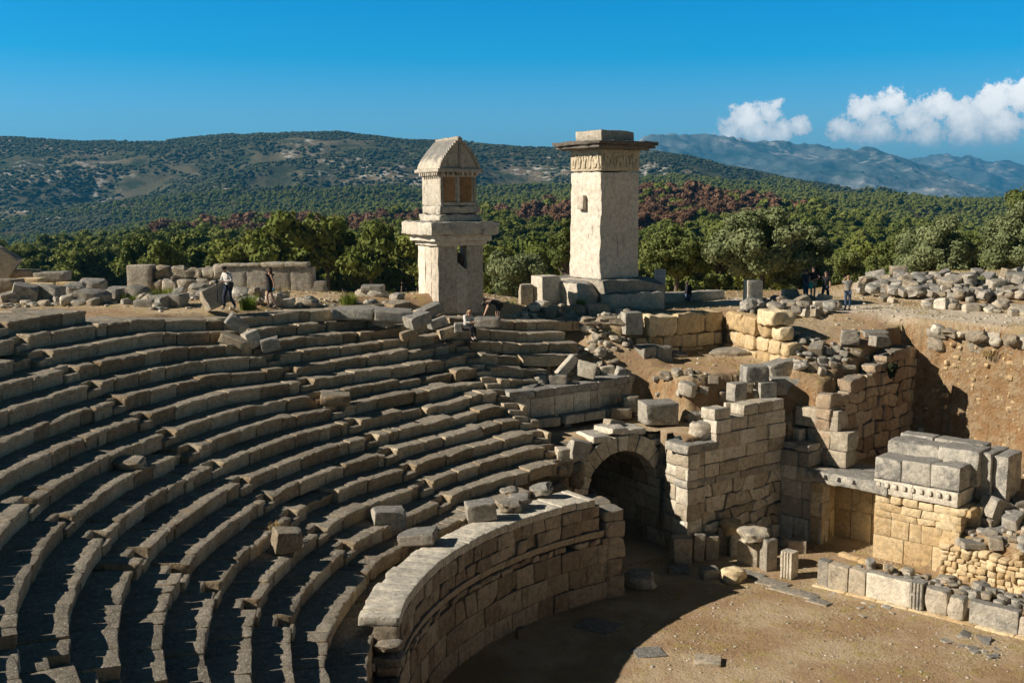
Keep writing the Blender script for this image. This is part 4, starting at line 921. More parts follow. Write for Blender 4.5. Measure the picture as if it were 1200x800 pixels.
# ------------------------------------------------------------------ loose blocks
def rock_mesh(kind, i):
    mb = MB()
    if kind == 'b': V, Q = stone(1, 1, 1, rho=.035, amp=.018, cs=.16, chips=2, fr=2)
    elif kind == 's': V, Q = stone(1, 1, 1, rho=.03, amp=.012, cs=.2, chips=1, fr=2)
    else: V, Q = stone(1, 1, 1, rho=.25, amp=.12, cs=.12, chips=5, fr=1.6)
    mb.add(V, Q, tint=(i * .37) % 1); me = mb.mesh('stone_block', True, 30 if kind != 'r' else 34); return me
RM = {k: [rock_mesh(k, i) for i in range(8)] for k in 'bsr'}
for k in RM:
    pass
_rm = {}
def rmesh(kind, mat):
    i = int(rng.integers(0, 8)); key = (kind, i, mat)
    if key not in _rm:
        me = RM[kind][i].copy(); me.materials.clear(); me.materials.append(M[mat]); _rm[key] = me
    return _rm[key]
def seat_hit(px, py):
    c, s = math.cos(PITCH), math.sin(PITCH); v = 400 - py; d = np.array([px - 600, c * FPX + s * v, -s * FPX + c * v]); d /= d[1]
    t = np.arange(12, 60, .05); P = EYE + t[:, None] * d; k = np.clip(np.floor((np.hypot(P[:, 0] - CX, P[:, 1] - CY) - K0R) / DR), 0, 15); b = np.where(P[:, 2] < K0Z + DZ * k)[0]; return P[b[0]]
def block(px, py, pw, ph, z, yaw, tx, ty, kind, mat, label, cat='stone block', group=None, depth=.8, name=None):
    P = at(px, py, z) if z is not None else seat_hit(px, py - ph * .12); s = ppm(P); w = pw / s; h = ph / s * .95; d = w * depth if kind != 's' else max(w * depth, .35)
    ca = abs(math.cos(R(yaw))); sa = abs(math.sin(R(yaw))); k_ = 1 / (ca + sa * depth) if kind != 'r' else 1; w *= k_; d *= k_
    vd = np.array([P[0], P[1]]) / np.hypot(P[0], P[1]); c = P[:2] + vd * (d * .5)
    o = link(name or {'b': 'stone_block', 's': 'stone_slab', 'r': 'boulder'}[kind], rmesh(kind, mat)); o.scale = (w, d, h)
    o.rotation_euler = (R(tx), R(ty), R(yaw)); lift = abs(math.sin(R(ty))) * w * .25 + abs(math.sin(R(tx))) * d * .25
    o.location = (c[0], c[1], P[2] + h / 2 - .04 + lift); return tag(o, label, cat, group)
BL = [
 # upper left
 (4, 329, 34, 34, 9.9, 14, 0, 34, 'b', 'brown' if False else 'rock', 'big brown slab leaning steeply at the far left edge'),
 (6, 342, 40, 16, 9.7, 5, 0, 0, 'b', 'rock', 'dark broad block under the leaning slab at the left edge'),
 (29, 328, 32, 13, 9.9, -4, 0, 1, 's', 'rock', 'short dressed slab with a moulded edge on the skyline, right of the leaning slab'),
 (62, 329, 38, 11, 9.9, 6, 0, -1, 's', 'rock', 'long thin brown slab on the skyline at the upper left'),
 (36, 334, 30, 9, 9.8, 0, 0, 0, 'b', 'warm', 'tan squared block under the skyline slabs, the leftmost of three'),
 (50, 339, 26, 8, 9.8, 6, 0, 2, 'b', 'warm', 'tan squared block under the skyline slabs, the middle of three'),
 (78, 341, 20, 12, 9.8, -9, 0, 0, 'b', 'warm', 'tan squared block under the skyline slabs, the rightmost of three'),
 (30, 357, 34, 23, 9.75, 24, 10, 12, 'b', 'grey', 'pointed grey boulder between a tan boulder and a dark boulder, upper left'),
 (11, 358, 27, 15, 9.75, 40, 5, -12, 'b', 'rock', 'tan angular boulder low at the left edge behind the top tier'),
 (60, 355, 30, 22, 9.75, -12, -5, 5, 'b', 'grey', 'dark angular boulder right of the pointed grey boulder'),
 (90, 349, 24, 19, 9.75, 15, 0, -8, 'r', 'grey', 'pale rounded boulder half hidden behind the speckled boulder'),
 (111, 340, 31, 13, 9.9, 0, 0, 6, 'r', 'grey', 'white-topped flat boulder behind the speckled boulder'),
 (108, 360, 42, 21, 9.7, 10, 0, 4, 'r', 'grey', 'large boulder speckled white with lichen at the end of the top tier'),
 (130, 355, 29, 17, 9.75, -10, 0, -3, 'b', 'grey', 'plain grey block just right of the speckled boulder'),
 (142, 343, 26, 8, 9.9, 0, 0, 0, 's', 'grey', 'low grey slab at the foot of the pale upright slab'),
 (109, 331, 26, 5, 10.1, 8, 0, 3, 's', 'rock', 'thin flat stone on the skyline behind the white-topped boulder'),
 (163, 354, 26, 19, 9.75, 0, 0, 10, 'r', 'grey', 'hunched pale boulder beside the left grass tuft'),
 (171, 371, 24, 21, 9.4, 5, 0, -5, 'b', 'grey', 'pale upright boulder standing on the second tier'),
 (187, 373, 20, 14, 9.4, 20, 0, 10, 'r', 'grey', 'small white stone leaning on the upright boulder on the second tier'),
 (200, 360, 40, 16, 9.75, -8, 0, -2, 'b', 'grey', 'smooth dark grey block right of the bright green tuft'),
 (236, 345, 26, 13, 9.9, 10, 0, -5, 'r', 'rock', 'brown boulder in front of the ruined wall, left of the walking man'),
 (252, 364, 36, 26, 9.75, 34, -14, -22, 'b', 'pale', 'large tilted white block beside the walking man'),
 (284, 352, 22, 16, 9.75, 10, 0, 8, 'r', 'grey', 'grey boulder behind the green tuft between the two walkers'),
 (302, 350, 16, 14, 9.75, -10, 0, 8, 'b', 'grey', 'pale pointed boulder just left of the woman in black'),
 (338, 360, 16, 11, 9.6, 10, 0, -9, 'b', 'pale', 'pale wedge-shaped stone just right of the woman in black'),
 (360, 359, 24, 10, 9.6, -20, 0, 7, 'r', 'rock', 'white rounded stone right of the wedge-shaped one'),
 (416, 374, 50, 13, 9.2, -3, 0, 0, 's', 'grey', 'thick grey slab lying level on the top tier left of the gabled tomb'),
 (461, 377, 46, 14, 9.15, 5, 2, 4, 's', 'grey', 'thick grey slab tilted slightly, nearest to the gabled tomb'),
 (435, 354, 34, 15, 9.5, -6, 0, 3, 'r', 'pale', 'cream boulder between the yellow-green tuft and the gabled tomb'),
 (437, 341, 26, 8, 10.0, 0, 0, 0, 's', 'grey', 'flat stone lying on top of the cream boulder'),
 (462, 357, 24, 8, 9.4, 12, 0, -4, 'r', 'rock', 'low pale stone just left of the gabled tomb base'),
 (398, 357, 28, 8, 9.5, 10, 0, 5, 'r', 'rock', 'flat pale rubble stone behind the yellow-green tuft'),
 (489, 384, 34, 15, 8.95, 36, 4, -16, 'b', 'grey', 'tumbled grey block tipped against the tiers below the gabled tomb'),
 (505, 372, 34, 13, 9.1, 30, 0, -20, 'b', 'grey', 'tumbled grey block leaning up to the right, right against the gabled tomb base'),
 (512, 384, 26, 11, 8.7, 24, 0, -18, 'b', 'grey', 'small tumbled block below the leaning one, left of the seated woman'),
 (524, 396, 28, 12, 8.3, 26, 0, -14, 'b', 'seat', 'displaced seat block sloping up to the seated woman'),
 (479, 398, 24, 11, 8.45, 18, 0, -16, 'b', 'seat', 'displaced seat block below the tumbled group before the gabled tomb'),
 (450, 382, 26, 8, 8.9, -30, 4, 10, 's', 'grey', 'pale splintered slab wedged under the tilted slab'),
 (540, 389, 16, 12, 8.6, 5, 0, 0, 'b', 'grey', 'small square block directly left of the seated woman'),
 (571, 383, 30, 12, 8.75, -4, 0, 0, 's', 'grey', 'grey slab between the seated woman and the bending woman'),
 # beside the taller tomb
 (616, 357, 17, 26, 8.9, 12, 0, 0, 'b', 'pale', 'broken pale upright slab, left of the tall square block by the pillar tomb'),
 (640, 357, 36, 36, 8.9, 36, 0, 0, 's', 'pale', 'tall square grey and white block standing left of the pillar tomb plinth'),
 (701, 368, 27, 13, 8.75, 4, 0, 0, 'b', 'grey', 'smooth grey block lying below the pillar tomb plinth'),
 (714, 382, 29, 12, 8.5, 4, 0, 3, 'r', 'rock', 'layered brown boulder left of the big upright block'),
 (674, 372, 24, 15, 8.6, 10, 0, 5, 'r', 'rock', 'crumbly tan boulder below the smooth grey block'),
 (690, 382, 18, 12, 8.4, 10, 0, 5, 'r', 'rock', 'small crumbly brown boulder touching the layered one'),
 (740, 391, 26, 27, 8.0, 16, 0, 0, 's', 'grey', 'big upright grey cube at the left end of the terrace wall'),
 (735, 401, 17, 11, 7.5, 5, 0, 0, 'b', 'pale', 'pale block directly under the big upright cube'),
 (767, 402, 13, 18, 7.3, 4, 0, 0, 'r', 'pale', 'small upright white stone against the terrace wall'),
 (790, 404, 30, 18, 7.2, -5, 0, 0, 'r', 'grey', 'grey boulder at the foot of the terrace wall'),
 (757, 426, 42, 22, 6.75, 38, 0, 0, 's', 'grey', 'pointed grey and white block jutting over the earth slope'),
 (777, 424, 20, 20, 6.8, 8, 0, 0, 'b', 'grey', 'dark upright block behind the jutting pointed block'),
 (764, 445, 15, 19, 6.0, 5, 0, 0, 's', 'pale', 'pale stub of a pillar under the jutting block'),
 (790, 447, 24, 18, 6.0, 0, 0, 0, 'r', 'grey', 'round grey boulder at the edge of the earth bank'),
 (795, 420, 22, 9, 6.8, 8, 0, 5, 'r', 'grey', 'low grey stone on the earth flat behind the jutting block'),
 (856, 421, 52, 11, 6.75, 6, 0, 0, 'r', 'rock', 'long brownish flat rock lying across the earth flat'),
 (893, 422, 20, 9, 6.8, 0, 0, 0, 'b', 'warm', 'tan flat stone at the foot of the sunlit terrace wall'),
 (922, 421, 35, 22, 6.9, 0, 0, 0, 'r', 'pale', 'largest round cream boulder at the near end of the sunlit terrace wall'),
 (914, 442, 38, 18, 6.4, 10, 0, -16, 'b', 'grey', 'grey splinter-shaped boulder leaning below the round cream boulder'),
 (936, 436, 20, 14, 6.6, 0, 0, 10, 'r', 'grey', 'grey stone right of the leaning splinter-shaped boulder'),
 (882, 357, 21, 31, 8.75, 10, 0, 0, 's', 'pale', 'upright fluted column drum, tallest stone on the terrace before the olives', ),
 (926, 351, 19, 13, 8.75, 5, 0, 0, 'b', 'pale', 'pale broken block behind the visitors photographing'),
 (960, 360, 18, 8, 8.7, 4, 0, 0, 's', 'pale', 'small white kerb stone left of the gravel path, in front of the visitors'),
 # on the slab wall
 (664, 446, 14, 32, 6.45, 30, 0, 48, 'b', 'pale', 'long pale block leaning steeply on the slab wall'),
 (651, 438, 22, 10, 6.45, 10, 0, 20, 'b', 'pale', 'small pale block under the steeply leaning one'),
 (687, 446, 25, 20, 6.45, -10, -16, 12, 'b', 'pale', 'squared pale block tilted on the slab wall, right of the leaning one'),
 (711, 442, 18, 14, 6.3, 8, 0, -6, 'b', 'pale', 'small brown squared block behind the right end of the slab wall'),
 (729, 446, 18, 15, 6.2, 12, 0, 20, 'b', 'grey', 'diamond-tilted grey block at the right end of the slab wall'),
 (635, 449, 18, 12, 6.45, 5, 0, 0, 'r', 'grey', 'small rounded grey block at the left of the tumbled group on the slab wall'),
 (654, 450, 22, 12, 6.45, -4, 0, 0, 'b', 'grey', 'smooth grey block in front of the leaning one on the slab wall'),
 (614, 468, 34, 18, 5.95, -18, 8, 8, 'b', 'grey', 'large pale squared block overhanging the left end of the slab wall'),
 (771, 497, 46, 27, 4.85, 12, 0, 0, 's', 'grey', 'largest grey squared block, above the crown of the arch'),
 (738, 482, 20, 20, 5.1, 8, 0, 0, 's', 'pale', 'pale squared block left of the largest grey block above the arch'),
 (727, 491, 26, 13, 4.9, 4, 0, 5, 'b', 'rock', 'brown fallen stone in front of the slab wall'),
 (806, 484, 20, 13, 4.85, 0, 0, 0, 'r', 'grey', 'round grey stone in the hollow right of the largest grey block'),
 (812, 495, 20, 12, 4.75, 10, 0, 0, 'r', 'grey', 'lower grey stone in the hollow behind the pier'),
 (828, 492, 18, 11, 4.8, 10, 0, 0, 'r', 'rock', 'small tan stone in the hollow behind the pier'),
 (821, 514, 26, 21, 4.62, 12, 0, 0, 'r', 'rock', 'rough knobbly stone on the cap of the pier'),
 (843, 510, 22, 22, 4.6, 10, 0, 0, 's', 'grey', 'smooth grey slab on the pier cap, right of the knobbly stone'),
 # on the wall right of the arch
 (863, 469, 24, 22, 5.75, 30, 0, 0, 's', 'grey', 'dark cube on the wall top, left of two'), (896, 468, 26, 22, 5.75, 18, 0, 0, 's', 'grey', 'dark cube on the wall top, right of two'),
 (884, 447, 32, 20, 6.5, 8, 0, 0, 'b', 'grey', 'topmost square block stacked over the two dark cubes'), (922, 462, 44, 20, 5.8, -6, 0, 0, 's', 'grey', 'long grey block at the inner corner of the wall top'),
 (853, 488, 10, 18, 5.0, 8, 0, 0, 's', 'pale', 'narrow pale slab end beside the big smooth corner block'),
 (996, 404, 24, 17, 7.7, -12, 0, 6, 'b', 'grey', 'squared grey block tilted on the grass above the pit wall, left of three'), (1024, 395, 28, 8, 7.95, 0, 0, 0, 's', 'grey', 'thin dark slab behind two grey blocks above the pit wall'),
 (1031, 406, 24, 13, 7.7, 15, 0, 4, 'b', 'grey', 'dark angular block above the pit wall, right of three'), (972, 402, 22, 7, 7.6, -6, 0, 2, 's', 'pale', 'flat cream slab in the dry grass above the pit'),
 (965, 410, 28, 8, 7.3, 8, 0, 2, 's', 'grey', 'flat dark slab beside the flat cream slab'),
 (1000, 424, 34, 13, 6.95, 8, 0, 4, 'r', 'rock', 'broad pale weathered stone on the pit wall top, nearest the inner corner'), (968, 450, 30, 15, 6.0, 2, 0, 0, 's', 'grey', 'grey topped block at the near end of the pit wall'),
 (990, 432, 22, 5, 6.8, 0, 0, 0, 's', 'rock', 'thin flat stone in front of the broad weathered stone'),
 # on the seats
 (152, 552, 42, 13, None, 6, 0, 3, 'r', 'seat', 'flat slanting stone lying on the tiers at the left'), (337, 652, 40, 27, None, 28, 6, 8, 'b', 'rock', 'chunky tan boulder with a tuft of dry grass, lying in the middle of the tiers'),
 (455, 624, 46, 24, None, 18, 0, 4, 'b', 'grey', 'squarish grey block with a domed top on the lower tiers'), (490, 641, 46, 14, None, -6, 0, -6, 'b', 'grey', 'flat jagged slab on the lowest tier below the domed block'),
 (563, 611, 38, 22, 3.72, 10, 0, -6, 'b', 'grey', 'squared grey slab on the coping, leftmost of the loose stones there'), (597, 601, 28, 16, 3.72, 5, 0, 0, 'r', 'rock', 'knobbly block on the coping beside the squared slab'),
 (596, 583, 24, 12, 3.75, 10, 0, 0, 'r', 'rock', 'round brown stone behind the knobbly block on the coping'), (610, 590, 26, 10, 3.9, 0, 0, 0, 'r', 'grey', 'flat grey stone resting over the knobbly block'),
 (635, 584, 26, 16, 3.72, -20, 0, -18, 'r', 'grey', 'angular grey stone at the right of the loose stones on the coping'),
 (652, 560, 40, 30, 3.6, 14, 0, 10, 'b', 'grey', 'large cracked pale boulder at the left foot of the arch ring'), (663, 540, 26, 16, 4.4, 10, 0, 0, 'b', 'pale', 'cream rough block above the cracked boulder'),
 (677, 540, 28, 24, 4.4, 22, 0, 12, 'b', 'grey', 'tilted grey slab resting on the left haunch of the arch'), (652, 584, 22, 22, 2.9, 10, 0, 0, 'r', 'rock', 'brown rough stone under the cracked boulder'), (676, 572, 18, 30, 3.0, 5, 0, 0, 'r', 'rock', 'tall dark rough stone between the cracked boulder and the arch'),
 (278, 392, 30, 16, None, 20, 0, 38, 'b', 'grey', 'fallen block tipped up on edge in the upper stairway, left of three'), (295, 410, 22, 20, None, 40, 0, -20, 'b', 'pale', 'bright corner-up block in the upper stairway, middle of three'), (317, 414, 24, 16, None, 12, 0, -14, 'b', 'grey', 'grey block sloping in the upper stairway, right of three'),
 (275, 410, 34, 12, None, 4, 0, 22, 's', 'seat', 'thin seat slab slid down into the upper stairway'),
 (349, 480, 44, 14, None, -8, 0, -6, 'b', 'seat', 'displaced whitish seat block pushed forward in the middle tiers') if False else (393, 476, 38, 13, None, 8, 0, 2, 's', 'seat', 'displaced seat block with a white patch in the middle tiers'),
 (456, 784, 36, 20, 2.4, 4, 0, 0, 'r', 'grey', 'rough grey boulder at the broken end of the podium coping'), (455, 764, 34, 12, 2.9, 0, 0, 0, 'r', 'rock', 'crumbly pale stone packed under the end of the coping'), (430, 766, 20, 10, 2.7, 10, 0, 0, 'r', 'rock', 'small pale stone left of the crumbly packing under the coping'),
 (428, 786, 26, 12, 2.5, 10, 0, 0, 'b', 'grey', 'dark squared block in the gutter beside the rough grey boulder'),
 # orchestra floor
 (750, 691, 38, 19, 0, -8, 0, 0, 'r', 'grey', 'smooth grey boulder in shadow before the vaulted opening'), (858, 683, 26, 17, 0, 14, 0, 0, 'r', 'warm', 'small rounded tan boulder half in sunlight on the orchestra earth'),
 (831, 678, 24, 13, 0, 14, 0, 0, 'b', 'grey', 'small dark block in shadow left of the rounded tan boulder'), (795, 672, 24, 7, 0, 0, 0, 0, 's', 'grey', 'flat dark stone in shadow before the row of low blocks'),
 (825, 651, 20, 4, 0, 0, 0, 0, 's', 'grey', 'flat stone on the shaded earth inside the gap'), (700, 740, 60, 3, 0, -32, 0, 0, 's', 'grey', 'broad flat paving slab lying in the shadow of the orchestra'),
 (760, 770, 40, 3, 0, 10, 0, 0, 's', 'grey', 'smaller flat slab sunk in the shaded orchestra earth'), (829, 780, 36, 6, 0, -12, 0, 0, 's', 'pale', 'pale flat stone with a round hole lying in the sunlit orchestra'),
 (610, 748, 14, 14, 0, 30, 0, 0, 'b', 'brown', 'small brown wedge stone at the foot of the podium wall'), (706, 647, 20, 6, 0, 0, 0, 0, 'r', 'grey', 'dark stone just inside the vaulted opening'),
 # low blocks before the pier
 (797, 663, 26, 36, 0, 12, 0, 0, 'b', 'rock', 'tall rough upright block at the left end of the row before the pier'), (818, 657, 14, 34, 0, 5, 0, 4, 'b', 'rock', 'thin upright slab wedged beside the tall rough block before the pier'), (833, 655, 16, 30, 0, 4, 0, 0, 's', 'pale', 'squared upright slab in the middle of the row before the pier'),
 (848, 648, 20, 34, 0, 10, 0, 0, 's', 'brown', 'brown upright slab right of the squared one before the pier'), (858, 628, 24, 20, .85, 6, 0, 0, 'r', 'warm', 'flared yellowish stone on top of the row before the pier'), (862, 652, 18, 30, 0, 4, 0, 0, 's', 'grey', 'shaded upright block below the flared yellowish stone'),
 (879, 662, 32, 30, 0, -34, 0, 0, 's', 'pale', 'large white orthostat left of the grey post by the gap'), (884, 637, 34, 18, 1.0, 6, 0, 0, 'r', 'pale', 'rounded cream boulder lying on top of the white orthostat'), (900, 668, 20, 40, 0, 28, 0, 0, 's', 'grey', 'tall smooth grey post at the gap in the screen'),
 (934, 648, 24, 17, 0, -14, 0, 0, 's', 'rock', 'squared reddish block on the earth inside the gap'), (918, 640, 16, 12, 0, 10, 0, 0, 'r', 'grey', 'small grey stone left of the squared reddish block'),
 # right of the ornate block
 (1166, 614, 38, 26, 2.0, 24, 0, 26, 'b', 'grey', 'long grey block tipped over beside the ornate masonry, uppermost at the right'), (1187, 632, 30, 30, 1.55, 40, 0, -20, 'b', 'grey', 'big angular white-edged block at the right edge below the tipped one'), (1163, 634, 30, 16, 1.5, 8, 0, -8, 'r', 'grey', 'low grey boulder left of the big angular block at the right edge'),
 (1138, 643, 26, 8, 1.3, 0, 0, 3, 's', 'grey', 'flat grey stone on the rubble wall under the ornate block'), (1196, 600, 26, 16, 2.3, 6, 0, 4, 's', 'grey', 'flat dark slab behind the tipped block at the right edge'),
]
for b in BL:
    px, py, pw, ph, z, yaw, tx, ty, kd, mt, lb = b[:11]; block(px, py, pw, ph, z, yaw, tx, ty, kd, mt, lb)
# fluted post by the gap, left part
fl = lambda s, d, z: fo(s - 2.05, d, z)
tag(fluted(fl, .55, 1.05, 1.0).build('fluted_post', M['pale']), 'white fluted post on the left side of the gap in the screen', 'stone post', 'fluted posts of the stage screen')

f, L = line_map((18.95, 50.0), (25.2, 44.3)); mb = MB(); courses(mb, f, 0, L, [7.25, 7.75, 8.3], thick=.6, bl=(.55, 1.15), jit=.1, wob=.08, slant=.15, rho=.13, amp=.06, cs=.16, chips=2, holes=.10)
tag(mb.build('brink_wall', M['rock']), 'two rough courses of rounded pale blocks along the top of the cut bank', 'wall')
# heaps: (polygon in survey pixels, count, size range m, height lift, group, label)
def inpoly(x, y, poly):
    return poly_sd(np.array([x], float), np.array([y], float), poly)[0] < 0
small_mb = {'pale': MB(), 'rock': MB(), 'grey': MB(), 'warm': MB()}
def heap(poly, n, s0, s1, lift, mats, group, label, kinds='rb', cat='stone block'):
    p = np.array(poly, float); lo, hi = p.min(0), p.max(0); k = 0; pts = []; cx_, cy_ = rng.uniform(lo[0], hi[0], n * 14), rng.uniform(lo[1], hi[1], n * 14); m_ = poly_sd(cx_, cy_, poly) < 0; cand = hit_many(cx_[m_][:n * 5], cy_[m_][:n * 5])
    for P in cand:
        if k >= n: break
        sz = s0 + (s1 - s0) * rng.random() ** 1.6
        if P[1] > 125: continue
        if any((P[0] - q[0]) ** 2 + (P[1] - q[1]) ** 2 < (.42 * (sz + q[2])) ** 2 for q in pts): continue
        pts.append((P[0], P[1], sz)); k += 1; kd = kinds[int(rng.integers(len(kinds)))]
        if sz < .36 and cat[0] != 'p':
            V, Q = stone(sz * rng.uniform(.9, 1.4), sz, sz * rng.uniform(.5, .9), rho=sz * .2, amp=sz * .09, cs=sz * .3, chips=3); a = rng.uniform(0, 6.28); c_, s_ = math.cos(a), math.sin(a)
            small_mb[mats[int(rng.integers(len(mats)))]].add(np.column_stack([V[:, 0] * c_ - V[:, 1] * s_, V[:, 0] * s_ + V[:, 1] * c_, V[:, 2]]) + P + np.array([0, 0, sz * .2 + lift * rng.random()]), Q, tint=rng.random()); continue
        o = link('paving_stone' if cat[0] == 'p' else ('boulder' if kd == 'r' else 'stone_block') if sz > .6 else 'rubble_stone', rmesh(kd, mats[int(rng.integers(len(mats)))])); o.scale = (sz * rng.uniform(.8, 1.4), sz * rng.uniform(.7, 1.1), sz * rng.uniform(.5, .9) * (.3 if cat[0] == 'p' else 1))
        o.rotation_euler = (rng.normal(0, .16), rng.normal(0, .2), rng.uniform(0, 6.28)); o.location = (P[0], P[1], P[2] + o.scale[2] * .32 + lift * rng.random())
        tag(o, label, cat, group)
heap([(1004, 348), (1012, 332), (1058, 324), (1120, 330), (1165, 332), (1215, 322), (1215, 352), (1160, 356), (1090, 352), (1040, 350)], 135, .35, 1.08, .32, ['grey', 'grey', 'rock', 'grey'], 'blocks of the great heap under the olives', 'grey weathered block in the great heap between gravel path and olives', 'bbr')
heap([(1030, 352), (1090, 355), (1160, 362), (1210, 366), (1210, 373), (1150, 366), (1090, 362), (1040, 358)], 26, .35, .7, .0, ['pale', 'rock'], 'pale stones lining the far side of the path', 'pale stone in the row that lines the far side of the gravel path', 'rb')
heap([(1096, 388), (1150, 392), (1210, 400), (1210, 412), (1140, 400), (1100, 396)], 8, .4, .8, .05, ['pale', 'rock'], 'stones on the brink of the pit', 'weathered stone on the sunlit brink of the deep pit', 'r')
heap([(860, 372), (880, 355), (960, 352), (984, 362), (978, 374), (900, 372)], 80, .22, .75, .15, ['rock', 'rock', 'grey'], 'rubble between the fluted drum and the path', 'brown rubble stone heaped between the fluted column drum and gravel path', 'rrb')
heap([(612, 362), (660, 356), (735, 362), (760, 358), (730, 380), (690, 372), (720, 396), (690, 392), (655, 374), (612, 372)], 110, .18, .6, .1, ['rock', 'rock', 'pale'], 'rubble below the pillar tomb', 'crumbly tan rubble stone on the slope below the taller tomb', 'r')
heap([(690, 388), (725, 392), (738, 404), (700, 420), (690, 408)], 40, .22, .6, .05, ['rock', 'pale'], 'rubble spilling onto the earth slope', 'tan rubble stone spilling from the end of the top tiers onto the earth', 'r')
heap([(930, 392), (985, 406), (1010, 412), (960, 440), (935, 432), (930, 410)], 60, .2, .6, .05, ['grey', 'rock'], 'rubble above the inner corner', 'dark rubble stone in the heap between cream boulder and pit wall', 'rb')
heap([(0, 352), (120, 345), (240, 346), (360, 352), (470, 354), (470, 362), (340, 358), (210, 352), (190, 366), (150, 356), (0, 362)], 230, .12, .62, .0, ['rock', 'pale', 'grey'], 'small stones behind the top tiers on the left', 'small pale stone scattered behind the top tiers, left of the gabled tomb', 'r')
heap([(590, 372), (620, 366), (680, 372), (680, 380), (600, 380)], 60, .12, .4, .0, ['rock', 'pale'], 'small rubble by the bending woman', 'small pale rubble stone on the ground right of the bending woman', 'r')
heap([(1000, 668), (1060, 692), (1140, 706), (1210, 722), (1210, 704), (1140, 690), (1070, 676), (1030, 662)], 60, .2, .55, .15, ['grey', 'rock', 'grey'], 'small stones behind the low screen', 'grey rubble stone heaped between the low screen and the rubble wall', 'r')
heap([(620, 484), (740, 478), (770, 500), (730, 506), (640, 500)], 18, .2, .55, .0, ['rock', 'pale'], 'small stones above the arch', 'small stone on the earth between the slab wall and the arch', 'rb')
heap([(968, 690), (1030, 702), (1055, 722), (1010, 724), (975, 708)], 34, .12, .34, -.06, ['pale'], 'paving fragments by the screen', 'small pale paving fragment flat in the earth before the left half of the screen', 'r', 'paving stone')
heap([(1085, 735), (1150, 745), (1200, 765), (1160, 772), (1110, 752)], 34, .14, .42, -.04, ['pale', 'grey'], 'paving fragments near the right edge', 'small grey stone flat in the earth before the right half of the screen', 'r', 'paving stone')
heap([(765, 440), (830, 436), (895, 446), (890, 486), (840, 490), (775, 486)], 110, .18, .75, .0, ['rock', 'grey', 'rock'], 'rubble on the middle bank', 'brown rubble stone on the earth bank behind the wall top', 'rb')
heap([(640, 400), (700, 412), (740, 440), (735, 468), (690, 470), (640, 470)], 60, .15, .55, .0, ['rock', 'pale'], 'rubble on the earth slope', 'tan rubble stone on the earth slope right of the upper tiers', 'r')
heap([(1140, 600), (1205, 600), (1205, 650), (1130, 645)], 40, .18, .6, .05, ['grey', 'rock'], 'rubble beside the ornate masonry', 'grey rubble stone piled beside the ornate masonry at the right edge', 'rb')
heap([(1030, 500), (1060, 496), (1085, 506), (1050, 516)], 16, .2, .5, 0, ['pale', 'rock'], 'stones on the pit floor', 'small stone on the floor of the pit behind the ornate masonry', 'r')
for k_, m_ in small_mb.items():
    if m_.n: tag(m_.build('small_rubble', M[k_]), 'small loose rubble lying between the larger stones of the ruins', 'rubble', kind='stuff')
# pebbles: nobody could count them
mb = MB()
base = [stone(1, 1, 1, rho=.3, amp=.1, cs=.6, chips=2) for _ in range(5)]
def pebbles(n, x0, x1, y0, y1, ok, s0=.02, s1=.09):
    X = rng.uniform(x0, x1, n); Y = rng.uniform(y0, y1, n); k = ok(X, Y); X, Y = X[k], Y[k]; Z = site_h(X, Y); S = s0 + (s1 - s0) * rng.random(len(X)) ** 3
    for x, y, z, s in zip(X, Y, Z, S):
        V, Q = base[int(rng.integers(5))]; a = rng.uniform(0, 6.3); c, q = math.cos(a), math.sin(a); v = V * s * np.array([1, .8, .5])
        mb.add(np.column_stack([x + v[:, 0] * c - v[:, 1] * q, y + v[:, 0] * q + v[:, 1] * c, z + v[:, 2] + s * .1]), Q, tint=rng.random())
pebbles(5200, -4, 22, 24, 46, lambda x, y: (poly_sd(x, y, P_STAGE) < -.1) & (np.hypot(x - CX, y - CY) < 22), .02, .11)
pebbles(3600, -20, 34, 44, 66, lambda x, y: (site_h(x, y) > 6), .04, .2)
pebbles(700, 18, 30, 36, 52, lambda x, y: (site_h(x, y) > 2.5), .04, .2)
tag(mb.build('gravel', M['pale'], None, True, 40), 'loose pebbles and gravel strewn over the orchestra and the terraces', 'gravel', kind='stuff')
# ------------------------------------------------------------------ vegetation
def leaf_cloud(n, cen, rad, size, rg, squash=1.0, shell=.55):
    """n small leaf quads spread through an ellipsoid volume, denser towards its outside"""
    d = rg.normal(size=(n, 3)); d /= np.linalg.norm(d, axis=1, keepdims=True); r = shell + (1 - shell) * rg.random(n) ** .6
    C = np.array(cen) + d * r[:, None] * np.array(rad); nrm = d + rg.normal(0, .55, (n, 3)); nrm /= np.linalg.norm(nrm, axis=1, keepdims=True)
    a = np.cross(nrm, rg.normal(size=(n, 3))); a /= np.linalg.norm(a, axis=1, keepdims=True); b = np.cross(nrm, a); s = size * rg.uniform(.6, 1.3, n)[:, None]
    V = np.stack([C - a * s - b * s * .5, C + a * s - b * s * .5, C + a * s * .7 + b * s * .6, C - a * s * .7 + b * s * .6], 1).reshape(-1, 3)
    Q = np.arange(n * 4).reshape(-1, 4); t = np.repeat(rg.random(n) * .6 + .4 * (r - shell) / (1 - shell), 4); return V, Q, t
def ico(sub):
    bm = bmesh.new(); bmesh.ops.create_icosphere(bm, subdivisions=sub, radius=1); V = np.array([v.co[:] for v in bm.verts]); T = np.array([[v.index for v in f.verts] for f in bm.faces]); bm.free(); return V, T
I1, I2 = ico(1), ico(2)
